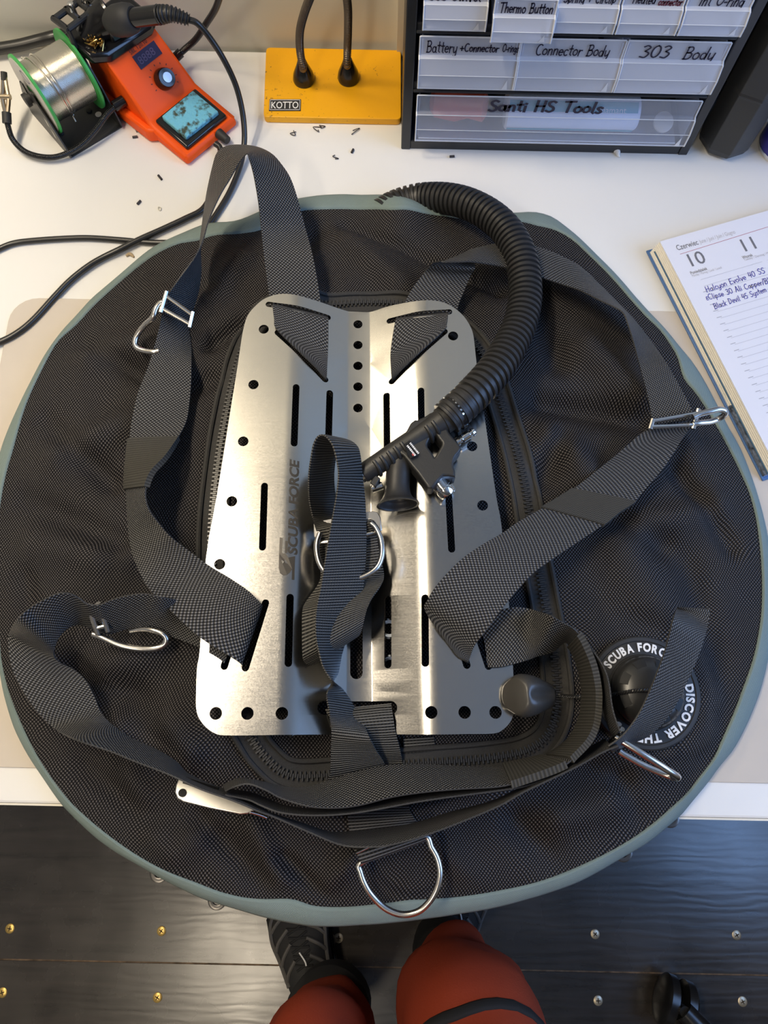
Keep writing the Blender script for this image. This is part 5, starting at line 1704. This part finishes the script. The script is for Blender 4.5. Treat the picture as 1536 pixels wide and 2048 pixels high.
# things seen through the lowest drawer
tbx = PY(1040, 240, .7035)
tube_ = thing('adhesive_tube', 'white and turquoise tube lying inside the lowest clear drawer', 'tube', Vector((.185, .7035, T + .0228)))
MB().lathe(Vector((.131, .7035, T + .0425)), (1, 0, 0), [(0, .017), (.002, .0195), (.150, .0195), (.154, .017)], 32).build('tube_body', pbr('tube_white', (.78, .80, .82), .4), tube_)
tq = MB()
for lo, hi in ((-.95, -.35), (.75, 1.35)):
    for i in range(8):
        a0, a1 = lerp(lo, hi, i / 8), lerp(lo, hi, (i + 1) / 8)
        w0, w1 = .0006 * math.sin(i * 2.1), .0006 * math.sin((i + 1) * 2.1)
        pts = []
        for x_ in (.134, .281):
            for a in (a0, a1):
                pts.append((x_, .7035 - math.cos(a) * .0198, T + .0425 + math.sin(a) * .0198))
        tq.add(pts, [(0, 1, 3, 2)])
tq.build('turquoise_band', pbr('turquoise', (.05, .40, .50), .4), tube_, smooth=False)
v, f = printed('diamant', .0098)
tl = []
for a in v:
    an = .72 + a.y / .0198
    tl.append((.236 + a.x, .7035 - math.cos(an) * .0201, T + .0425 + math.sin(an) * .0201))
mk('tube_lettering', tl, f, M['white'], tube_, smooth=False)
tag(MB().lathe(Vector((.045, .712, T + .046)), (.97, -.2, .08), [(0, .010), (.006, .017), (.030, .019), (.045, .014), (.062, .016), (.066, .010)], 28).build('tool_handle', pbr('orange_red_handle', (.62, .10, .05), .4)), 'orange red tool handle inside the lowest clear drawer', 'tool handle')
tag(MB().lathe(Vector((.318, .699, T + .033)), (0, -.5, 1), [(0, .010), (.002, .0115), (.005, .0115), (.006, .009)], 26).build('round_cap', pbr('cream_cap', (.62, .56, .46), .5)), 'small cream round cap at the far end of the lowest clear drawer', 'cap')

# ------------------------------------------------------------------ black octagonal roll and the blue can beside it
rc = P(1447, 305, 0)
roll = thing('storage_tube', 'tall black octagonal storage tube standing beside the drawer cabinet', 'storage tube', Vector((.4035, .705, T)))
rp = Vector((.4035, .705, T))
pts = []
rl = MB()
for z, r in ((.0005, .024), (.004, .030), (.012, .0325), (.05, .0330), (.085, .0330), (.0865, .0348), (.09, .0335), (.16, .0335), (.1615, .0350), (.166, .0335), (.36, .0335), (.362, .028)):
    pts.append((z, r))
rl.lathe(rp, (.02, .03, 1), pts, 8)
M['roll'] = pbr('black_vinyl', (.026, .026, .025), .42, bump=.5, noise_scale=60)
rl.build('tube_shell', M['roll'], roll, bevel=.0025, smooth=False)
M['blue'] = pbr('blue_lacquer', (.025, .018, .25), .3)
can = thing('spray_can', 'dark blue spray can with white lettering at the edge of the table', 'spray can', Vector((.4795, .700, T)))
cp_ = Vector((.4795, .700, T))
MB().lathe(cp_ + Vector((0, 0, .004)), (0, 0, 1), [(0, .0318), (.002, .0325), (.19, .0325), (.20, .028)], 48).build('can_body', M['blue'], can)
MB().lathe(cp_, (0, 0, 1), [(0, .0300), (0, .0325), (.003, .0330), (.005, .0322)], 48).build('base_rim', M['chrome'], can)
MB().lathe(cp_ + Vector((0, 0, .204)), (0, 0, 1), [(0, .022), (.03, .020), (.034, .015)], 32).build('cap', M['glossblack'], can)
mb = MB()
for s, z, sz in (('500', .066, .011), ('REVERSE', .040, .0052), ('ml', .029, .0075), ('ides', .018, .005)):
    v, f = printed(s, sz)
    wd = max(a.x for a in v)
    mb.add([(cp_.x + math.cos(math.radians(-158) + a.x / .0326) * .0327, cp_.y + math.sin(math.radians(-158) + a.x / .0326) * .0327, T + z + a.y) for a in v], f)
mb.build('can_lettering', M['white'], can, smooth=False)
# dark case behind the tube
tag(MB().box((.372, .775, T + .0005), (.60, .826, T + .34)).build('instrument_case', M['matteblack'], bevel=.006), 'black case standing against the wall behind the octagonal tube', 'case')

# ------------------------------------------------------------------ the open diary
TLc = P(1320, 483, .022)
ex = (P(1536, 421, .022) - TLc).normalized()
ey = -(P(1536, 902, .022) - P(1322, 485, .022)).normalized()
ey = (ey - ex * ey.dot(ex)).normalized()
M['page'] = pbr('diary_page', (.74, .74, .80), .7)
M['edges'] = pbr('page_edges', (.84, .80, .72), .8)
M['bluecover'] = pbr('blue_cover', (.07, .16, .38), .4)
dia = thing('diary', 'open diary with handwriting in blue ink lying beside the wing', 'diary', Vector((TLc.x + .1, TLc.y - .1, T + .0019)))
def D(a, b, z): return Vector((TLc.x, TLc.y, T)) + ex * a - ey * b + Vector((0, 0, z))
PWD, PHT = .200, .288
MB().prism([D(-.0085, -.004, .0020), D(PWD * 2.05, -.004, .0020), D(PWD * 2.05, PHT + .004, .0020), D(-.0085, PHT + .004, .0020)], (0, 0, .0024)).build('cover', M['bluecover'], dia, bevel=.0008)
blk = MB()
for k in range(8):
    off = .006 - k * .0008
    z0 = .0045 + k * .0021
    blk.prism([D(-off, 0, z0), D(PWD, 0, z0), D(PWD, PHT, z0), D(-off, PHT, z0)], (0, 0, .0018))
blk.build('page_block', M['edges'], dia, smooth=False)
MB().prism([D(0, 0, .0212), D(PWD, 0, .0212), D(PWD, PHT, .0212), D(0, PHT, .0212)], (0, 0, .0008)).build('open_page', M['page'], dia, smooth=False)
blk2 = MB().prism([D(PWD, 0, .0045), D(PWD * 2.03, 0, .0045), D(PWD * 2.03, PHT, .0045), D(PWD, PHT, .0045)], (0, 0, .0172)).build('facing_page', M['page'], dia, smooth=False)
sl_ = MB().prism([D(-.0050, .004, .0105), D(.05, .004, .0105), D(.05, PHT, .0105), D(-.0050, PHT, .0105)], (0, 0, .0006))
sl_.build('bookmark_sheet', pbr('dark_divider', (.05, .12, .22), .5), dia, smooth=False)
photo = MB().prism([D(-.0075, .205, .0060), D(.02, .205, .0060), D(.02, PHT, .0060), D(-.0075, PHT, .0060)], (0, 0, .0040)).build('picture_pages', pbr('picture_print', (.10, .12, .16), .5, noise_amt=.9, noise_scale=220), dia, smooth=False)
ZT = .0222
def dprint(s, a, b, size, mat, w=None, bold=0.0, name='print'):
    v, f = printed(s, size, bold)
    k = 1.0
    if w: k = w / (max(q.x for q in v) - min(q.x for q in v))
    return mk(name, [D(a, b, ZT) + ex * q.x * k + ey * q.y for q in v], f, mat, DP, smooth=False)
def dpos(px, py):
    d = P(px, py, .0222) - Vector((TLc.x, TLc.y, T))
    return d.dot(ex), -d.dot(ey)
DP = [o for o in dia.children if o.name.startswith('open_page')][0]
def span(x0, y0, x1, y1):
    a = dpos(x0, y0); b = dpos(x1, y1)
    return a, b[0] - a[0]
(a, w_) = span(1355, 501, 1397, 488); dprint('Czerwiec', a[0], a[1], .0098, M['greyink'], w_, .008, 'month_print')
(a, w_) = span(1401, 487, 1471, 465); dprint('June / Juni / Juin / Giugno', a[0], a[1], .0072, M['paleink'], w_, 0, 'month_print')
a = dpos(1377, 535); dprint('10', a[0], a[1], .0235, M['greyink'], None, .004, 'date_print')
a = dpos(1484, 505); dprint('11', a[0], a[1], .0235, M['greyink'], None, .004, 'date_print')
(a, w_) = span(1382, 549, 1415, 539); dprint('Poniedzialek', a[0], a[1], .0055, M['greyink'], w_, .01, 'day_print')
(a, w_) = span(1486, 518, 1506, 511); dprint('Wtorek', a[0], a[1], .0055, M['greyink'], w_, .01, 'day_print')
(a, w_) = span(1385, 554, 1444, 537); dprint('Monday / Montag / Lundi / Lunedi', a[0], a[1], .0042, M['paleink'], w_, 0, 'day_print')
(a, w_) = span(1489, 522, 1545, 505); dprint('Tuesday / Dienstag / Mardi', a[0], a[1], .0042, M['paleink'], w_, 0, 'day_print')
rul = MB(); rul2 = MB()
def rule(x0, y0, x1, y1, wd, mb_):
    a, b = dpos(x0, y0), dpos(x1, y1)
    mb_.add([D(a[0], a[1], ZT), D(b[0], b[1], ZT), D(b[0], b[1] + wd, ZT), D(a[0], a[1] + wd, ZT)], [(0, 1, 2, 3)])
rule(1360, 508, 1540, 452, .0005, rul2)
a0 = dpos(1392, 562)
for k in range(22):
    b = a0[1] + k * .0085
    for x0, x1 in ((.022, .098), (.104, .190)):
        rul.add([D(x0, b, ZT), D(x1, b, ZT), D(x1, b + .0003, ZT), D(x0, b + .0003, ZT)], [(0, 1, 2, 3)])
        if k > 1:
            rul.add([D(x0 - .004, b - .002, ZT), D(x0 + .002, b - .002, ZT), D(x0 + .002, b - .0012, ZT), D(x0 - .004, b - .0012, ZT)], [(0, 1, 2, 3)])
rul.build('ruled_lines', M['paleink'], DP, smooth=False)
rul2.build('red_rule', pbr('red_rule_ink', (.45, .12, .14), .6), DP, smooth=False)
for s, p0, p1, sz in (('Halcyon Evolve 40 SS', (1414, 585), (1532, 545), .0070), ('@Clipse 30 Ali Capper/Bl', (1414, 601), (1541, 565), .0068), ('Black Devil 45 System', (1430, 618), (1535, 583), .0066)):
    a, b = dpos(*p0), dpos(*p1)
    v, f, wd = handwrite(s, sz, .00078)
    L_ = math.hypot(b[0] - a[0], b[1] - a[1]); k = L_ / wd
    dd = Vector(((b[0] - a[0]) / L_, (b[1] - a[1]) / L_))
    mk('handwriting', [D(a[0] + dd.x * q.x * k, a[1] + dd.y * q.x * k - q.y, ZT + .0001) for q in v], f, M['blueink'], DP, smooth=False)

# ------------------------------------------------------------------ offcuts and crumbs on the table
M['scrapA'] = pbr('black_sleeving', (.030, .026, .030), .5)
M['scrapB'] = pbr('brown_wax', (.40, .30, .18), .8)
for k, (x, y, an, ln) in enumerate(((270,274,.2,.0060),(320,355,-.9,.0075),(278,405,1.0,.0060),(904,313,.1,.0058),(705,302,1.2,.0055))):
    c = P(x, y, .0014)
    dv_ = Vector((math.cos(an), math.sin(an), 0))
    o = MB().lathe(c - dv_ * ln / 2 + Vector((0, 0, .0002)), dv_, [(0, .0007), (0, .0014), (ln, .0014), (ln, .0007)], 12, caps=False).build('sleeve_offcut', M['scrapA'])
    tag(o, 'tiny black offcut of sleeving lying loose on the white tabletop', 'offcut', 'offcuts on the tabletop')
for k, (x, y) in enumerate(((585,268),(647,257),(634,261),(675,319),(711,262))):
    c = P(x, y, .0009)
    rr = random.Random(k)
    pts = [c + Vector((rr.uniform(-.006, .006), rr.uniform(-.006, .006), rr.uniform(0, .0012))) for _ in range(4)]
    tag(MB().tube(catmull(pts, 4), .0005, 6).build('thread_scrap', M['scrapA']), 'tiny curled dark thread scrap on the white tabletop near the yellow base', 'scrap', 'thread scraps on the tabletop')
tag(MB().tube(catmull([P(272,262,.0012), P(277,261,.0014), P(284,263,.0012)], 3), .0018, 8).build('sleeve_offcut', pbr('pinkish_scrap', (.22, .15, .13), .7)), 'small brown offcut beside the orange station', 'offcut')
tag(MB().tube(catmull([P(317,414,.0008), P(322,416,.0008), P(321,421,.0008), P(317,419,.0008)], 4, True), .0006, 6, closed=True).build('clear_ring', pbr('clear_scrap', (.6, .57, .48), .3)), 'tiny clear ring lying on the tabletop by the black cord', 'ring')
tag(MB().tube(catmull([P(252,512,.0012), P(260,508,.0016), P(268,514,.0012)], 4), [.0012, .0016, .0018, .002, .002, .002, .0018, .0014, .0010], 8).build('wax_crumb', M['scrapB']), 'brown crumb on the tabletop between the cord and the wing', 'crumb')
wp = MB()
c = P(1234, 306, .0010)
wp.tube(catmull([c + Vector((-.003, .004, .0005)), c + Vector((0, .001, .002)), c + Vector((.001, -.004, .001)), c + Vector((.003, -.006, .0004))], 4), [.003, .0035, .0038, .0036, .0034, .003, .0028, .0024, .002, .0018, .0014, .001, .0008], 9)
tag(wp.build('paper_scrap', pbr('white_paper_scrap', (.78, .77, .75), .8)), 'crumpled white paper scrap in front of the drawer cabinet', 'paper scrap')
# ------------------------------------------------------------------ screws in the floorboards
def brass_screw(px, py, mat, label, group):
    c = P(px, py, -T)
    t_ = thing('floor_screw', label, 'screw', Vector((c.x, c.y, .0002)), group)
    MB().lathe(Vector((c.x, c.y, .0001)), (0, 0, 1), [(0, .0082), (.0006, .0080), (.0016, .0062), (.0018, .002)], 24).build('screw_head', mat, t_)
    mb = MB()
    an = (px * .37) % 1.5
    for k in (0, 1):
        d = Vector((math.cos(an + k * math.pi / 2), math.sin(an + k * math.pi / 2), 0)); s = Vector((-d.y, d.x, 0))
        q = Vector((c.x, c.y, .0021))
        mb.add([q - d * .004 - s * .0008, q + d * .004 - s * .0008, q + d * .004 + s * .0008, q - d * .004 + s * .0008], [(0, 1, 2, 3)])
    mb.build('cross_recess', M['slotbrown'], t_, smooth=False)
M['slotbrown'] = pbr('screw_recess', (.08, .05, .02), .8)
M['screwbrass'] = pbr('brass_screw', (.72, .50, .16), .38, metal=.85)
M['screwpale'] = pbr('pale_screw', (.62, .54, .40), .42, metal=.8)
for px, py, lab in ((20, 1857, 'brass screw head in the floorboard near the left table corner, first of its row'), (323, 1862, 'bright brass screw head in the dark floorboard below the teal edge'), (5, 1985, 'brass screw head below the joint line at the picture edge'), (315, 1995, 'worn brass screw head below the pale joint line, left of the shoe')):
    brass_screw(px, py, M['screwbrass'], lab, 'brass floor screws')
for px, py, lab in ((1190, 1868, 'pale screw head above the joint line beside the raised red knee'), (1473, 1870, 'pale screw head above the joint line under the scratched bluish board'), (1196, 2001, 'pale screw head below the joint line between red trouser and caster'), (1485, 2003, 'pale screw head below the joint line past the black caster'), (677, 1876, 'brass screw head between the two shoes')):
    brass_screw(px, py, M['screwpale'], lab, 'pale floor screws')
# ------------------------------------------------------------------ the person standing at the table: legs seen from above
M['trouser'] = pbr('rust_trousers', (.36, .055, .024), .85, spec=.2, bump=.4, noise_scale=500)
M['gaiter'] = pbr('black_stretch_cloth', (.012, .012, .013), .85)
M['shoe'] = pbr('shoe_fabric', (.016, .016, .017), .75, bump=.4, noise_scale=900)
M['overlay'] = pbr('grey_shoe_overlay', (.085, .08, .075), .6)
per = thing('person', 'person in rust trousers with black knee strap and dark hiking shoes standing at the table', 'person', Vector((0, -.36, 0)))
def loft(secs, seg=28, cap=True):
    """secs: (centre, rx vector, ry vector)"""
    vs, fs = [], []
    for c, a, b in secs:
        for k in range(seg):
            an = 2 * math.pi * k / seg
            vs.append(c + a * math.cos(an) + b * math.sin(an))
    for i in range(len(secs) - 1):
        for k in range(seg):
            k2 = (k + 1) % seg
            fs.append((i * seg + k, i * seg + k2, (i + 1) * seg + k2, (i + 1) * seg + k))
    if cap:
        fs.append(tuple(range(seg))[::-1]); fs.append(tuple(range((len(secs) - 1) * seg, len(secs) * seg)))
    return vs, fs
def path_loft(pts, rads, n=6, wr=0.0, sd=0, seg=32):
    pp_ = catmull([Vector(p) for p in pts], n)
    rr_ = catmull([Vector((a, b, 0)) for a, b in rads], n)
    secs = []
    for i, p in enumerate(pp_):
        t = (pp_[min(i + 1, len(pp_) - 1)] - pp_[max(i - 1, 0)]).normalized()
        a = Vector((1, 0, 0)); a = (a - t * a.dot(t)).normalized(); b = t.cross(a)
        secs.append((p, a * rr_[i].x, b * rr_[i].y))
    vs, fs = loft(secs, seg)
    if wr:
        vs = [v + Vector((noise.noise(v * 13 + Vector((sd, 0, 0))), noise.noise(v * 13 + Vector((0, sd, 5))), noise.noise(v * 13 + Vector((9, 0, sd))) * .4)) * wr for v in vs]
    return vs, fs
def shoe(toe, heel, name, lab, wid=.052):
    toe, heel = Vector(toe), Vector(heel)
    d = (toe - heel); Ls = d.length; d.normalize(); s = Vector((d.y, -d.x, 0))
    st_ = [(0, .026, .030, .095), (.03, .034, .036, .105), (.09, .037, .048, .105), (.16, .042, .050, .090), (.21, .048, .046, .075), (.255, .046, .038, .062), (.285, .034, .028, .05), (.30, .014, .014, .035)]
    k = Ls / .30
    secs, sol = [], []
    for x, w_, _, h_ in st_:
        c = heel + d * x * k
        w_ *= wid / .048
        secs.append((c + Vector((0, 0, .022 + (h_ - .02) / 2)), s * w_, Vector((0, 0, (h_ - .015) / 2))))
        sol.append((c, s * (w_ + .004)))
    vs, fs = loft(secs, 28)
    o = mk(name, vs, fs, M['shoe'], per, sharp=180)
    o['label'] = lab
    poly = [c + a for c, a in sol] + [c - a for c, a in sol[::-1]]
    MB().prism([Vector((p.x, p.y, .001)) for p in poly], (0, 0, .026)).build('sole', M['glossblack'], o, bevel=.004)
    def top(x, u):
        for i in range(len(st_) - 1):
            if st_[i][0] <= x <= st_[i + 1][0]:
                t = (x - st_[i][0]) / (st_[i + 1][0] - st_[i][0]); break
        w_ = lerp(st_[i][1], st_[i + 1][1], t) * wid / .048; h_ = lerp(st_[i][3], st_[i + 1][3], t)
        return heel + d * x * k + s * w_ * u * .93 + Vector((0, 0, .022 + (h_ - .02) / 2 + (h_ - .015) / 2 * math.sqrt(max(0, 1 - u * u * .86)) + .0012))
    ov = MB()
    for sg_ in (1, -1):
        for (xa, xb) in ((.10, .15), (.14, .19), (.18, .225), (.225, .262)):
            ov.tube(catmull([top(xa, sg_ * .95), top((xa + xb) / 2, sg_ * .70), top(xb, sg_ * .30)], 5), .0032, 8)
        ov.tube(catmull([top(.09, sg_ * .93), top(.15, sg_ * .95), top(.21, sg_ * .95), top(.26, sg_ * .85), top(.29, sg_ * .3)], 5), .0036, 8)
    ov.build('grey_overlays', M['overlay'], o)
    lc_ = MB()
    for i in range(5):
        x = .125 + i * .022
        lc_.tube(catmull([top(x, .34), top(x + .006, 0), top(x + .014, -.34)], 4), .0018, 6)
        lc_.tube(catmull([top(x, -.34), top(x + .006, 0), top(x + .014, .34)], 4), .0018, 6)
    lc_.build('laces', M['gaiter'], o)
    # pale tongue tag
    a, b = top(.13, .1), top(.165, -.05)
    lc2 = MB().tube(catmull([a + Vector((0, 0, .003)), lerp(a, b, .4) + Vector((.002, 0, .004)), b + Vector((0, 0, .003))], 4), .0013, 6)
    lc2.build('lace_tip', M['white'], o)
    return o
shoe(P(588, 1795, -.70) * Vector((1, 1, 0)) if False else Vector((P(580, 1790, -.70).x, P(580, 1790, -.70).y, 0)), Vector((P(640, 2025, -.66).x, P(640, 2025, -.66).y, 0)), 'shoe', 'left dark hiking shoe with grey overlays')
shoe(Vector((P(935, 1725, -.70).x, P(935, 1725, -.70).y, 0)), Vector((P(893, 1925, -.66).x, P(893, 1925, -.66).y, 0)), 'shoe', 'right dark hiking shoe under the wing')
# trousers: both legs and the seat as one garment
tw_ = MB()
aL, kL = P(664, 2012, -.60), P(632, 2128, -.30)
aR, kR = P(892, 1912, -.58), P(932, 2052, -.30)
hipL, hipR = Vector((-.10, -.47, .90)), Vector((.13, -.47, .90))
vL, fL = path_loft([lerp(aL, kL, .12), lerp(aL, kL, .45), lerp(aL, kL, .8), kL + Vector((0, .01, .04)), lerp(kL, hipL, .4), hipL, hipL + Vector((.06, -.01, .10))], [(.052, .050), (.060, .058), (.066, .066), (.070, .072), (.082, .09), (.105, .110), (.120, .115)], wr=.015, sd=2)
vR, fR = path_loft([lerp(aR, kR, .05), lerp(aR, kR, .22), lerp(aR, kR, .45), lerp(aR, kR, .75), kR + Vector((0, .01, .03)), lerp(kR, hipR, .4), hipR, hipR + Vector((-.07, -.01, .10))], [(.046, .044), (.058, .056), (.066, .062), (.076, .072), (.080, .080), (.088, .094), (.105, .110), (.120, .115)], wr=.015, sd=7)
tw_.add(vL, fL).add(vR, fR)
mk('trousers', tw_.v, tw_.f, M['trouser'], per, sharp=180)
# black stretch cuffs at the ankles
for nm, a, k_, t0, t1, r0, r1 in (('l', aL, kL, -.22, .22, .050, .064), ('r', aR, kR, -.25, .15, .046, .052)):
    v, f = path_loft([lerp(a, k_, t0), lerp(a, k_, (t0 + t1) / 2), lerp(a, k_, t1)], [(r0, r0), ((r0 + r1) / 2 + .004, (r0 + r1) / 2 + .004), (r1, r1)], wr=.006, sd=3)
    mk('trouser_cuff', v, f, M['gaiter'], per, sharp=180)
# strap round the right knee with its buckle
SEG = 32
v, f = [], []
r0_, nr_ = 26.45, 5
for i in range(nr_):
    q_ = r0_ + i * .13; a_ = int(q_)
    ringv = [lerp(vR[a_ * SEG + k], vR[(a_ + 1) * SEG + k], q_ - a_) for k in range(SEG)]
    c_ = sum(ringv, Vector((0, 0, 0))) / SEG
    k_ = 1.035 if 0 < i < nr_ - 1 else 1.01
    v += [c_ + (p - c_) * k_ for p in ringv]
for i in range(nr_ - 1):
    for k in range(SEG):
        f.append((i * SEG + k, i * SEG + (k + 1) % SEG, (i + 1) * SEG + (k + 1) % SEG, (i + 1) * SEG + k))
ks = mk('knee_strap', v, f, M['gaiter'], per)
sm = ks.modifiers.new('thick', 'SOLIDIFY'); sm.thickness = .004
bc = P(1046, 2036, kR.z - T + .05)
MB().box((bc.x - .010, bc.y - .008, bc.z), (bc.x + .010, bc.y + .008, bc.z + .006)).box((bc.x - .006, bc.y - .012, bc.z + .002), (bc.x - .003, bc.y + .012, bc.z + .009)).build('strap_buckle', M['chrome'], ks, bevel=.001)
# ------------------------------------------------------------------ office chair: its nearest castor shows
cc = P(1350, 2006, -.70)
ch = thing('office_chair', 'black office chair, a twin wheeled caster of it showing on the floor', 'chair', Vector((cc.x + .22, cc.y - .22, 0)))
hub = Vector((cc.x + .235, cc.y - .235, 0))
M['caster'] = pbr('caster_nylon', (.012, .012, .013), .28)
rad = (hub - Vector((cc.x, cc.y, 0))).length
a00 = math.atan2(cc.y - hub.y, cc.x - hub.x)
for k in range(5):
    an = a00 + k * 2 * math.pi / 5
    e = hub + Vector((math.cos(an), math.sin(an), 0)) * rad
    d_ = Vector((math.cos(an), math.sin(an), 0))
    MB().tube([hub + Vector((0, 0, .13)), lerp(hub, e, .5) + Vector((0, 0, .105)), e + Vector((0, 0, .080))], [.030, .024, .016], 16).build('base_leg', M['caster'], ch)
    aa = Vector((.94, -.33, 0)) if k == 0 else Vector((-d_.y, d_.x, 0))
    caster = MB().tube([e + Vector((0, 0, .045)), e + Vector((0, 0, .085))], .009, 14)
    caster.lathe(e - aa * .006 + Vector((0, 0, .034)), aa, [(0, .024), (.012, .024)], 28)
    cso = caster.build('caster', M['caster'], ch)
    for sg_ in (1, -1):
        MB().lathe(e + aa * sg_ * .007 + Vector((0, 0, .0405)), aa * sg_, [(0, .030), (.001, .040), (.014, .040), (.018, .036), (.021, .022), (.022, .006)], 36).build('caster_wheel', M['caster'], cso)
MB().lathe(hub + Vector((0, 0, .09)), (0, 0, 1), [(0, .035), (.06, .032), (.062, .025), (.20, .025), (.201, .014), (.34, .014)], 24).build('gas_column', M['caster'], ch)
M['seatcloth'] = pbr('black_seat_cloth', (.016, .016, .017), .9)
MB().prism([Vector((hub.x + .05 + x, hub.y - .12 + y, .43)) for x, y in rrect(-.23, -.23, .23, .23, .08)], (0, 0, .07)).build('seat', M['seatcloth'], ch, bevel=.025, seg=4)
MB().prism([Vector((hub.x + .05 + x, hub.y - .40, .62 + z)) for x, z in rrect(-.21, -.02, .21, .40, .09)], (0, .05, 0)).build('backrest', M['seatcloth'], ch, bevel=.02, seg=4)
MB().tube(catmull([Vector((hub.x + .05, hub.y - .2, .42)), Vector((hub.x + .05, hub.y - .42, .44)), Vector((hub.x + .05, hub.y - .42, .75))], 6), .018, 12).build('back_bar', M['caster'], ch)
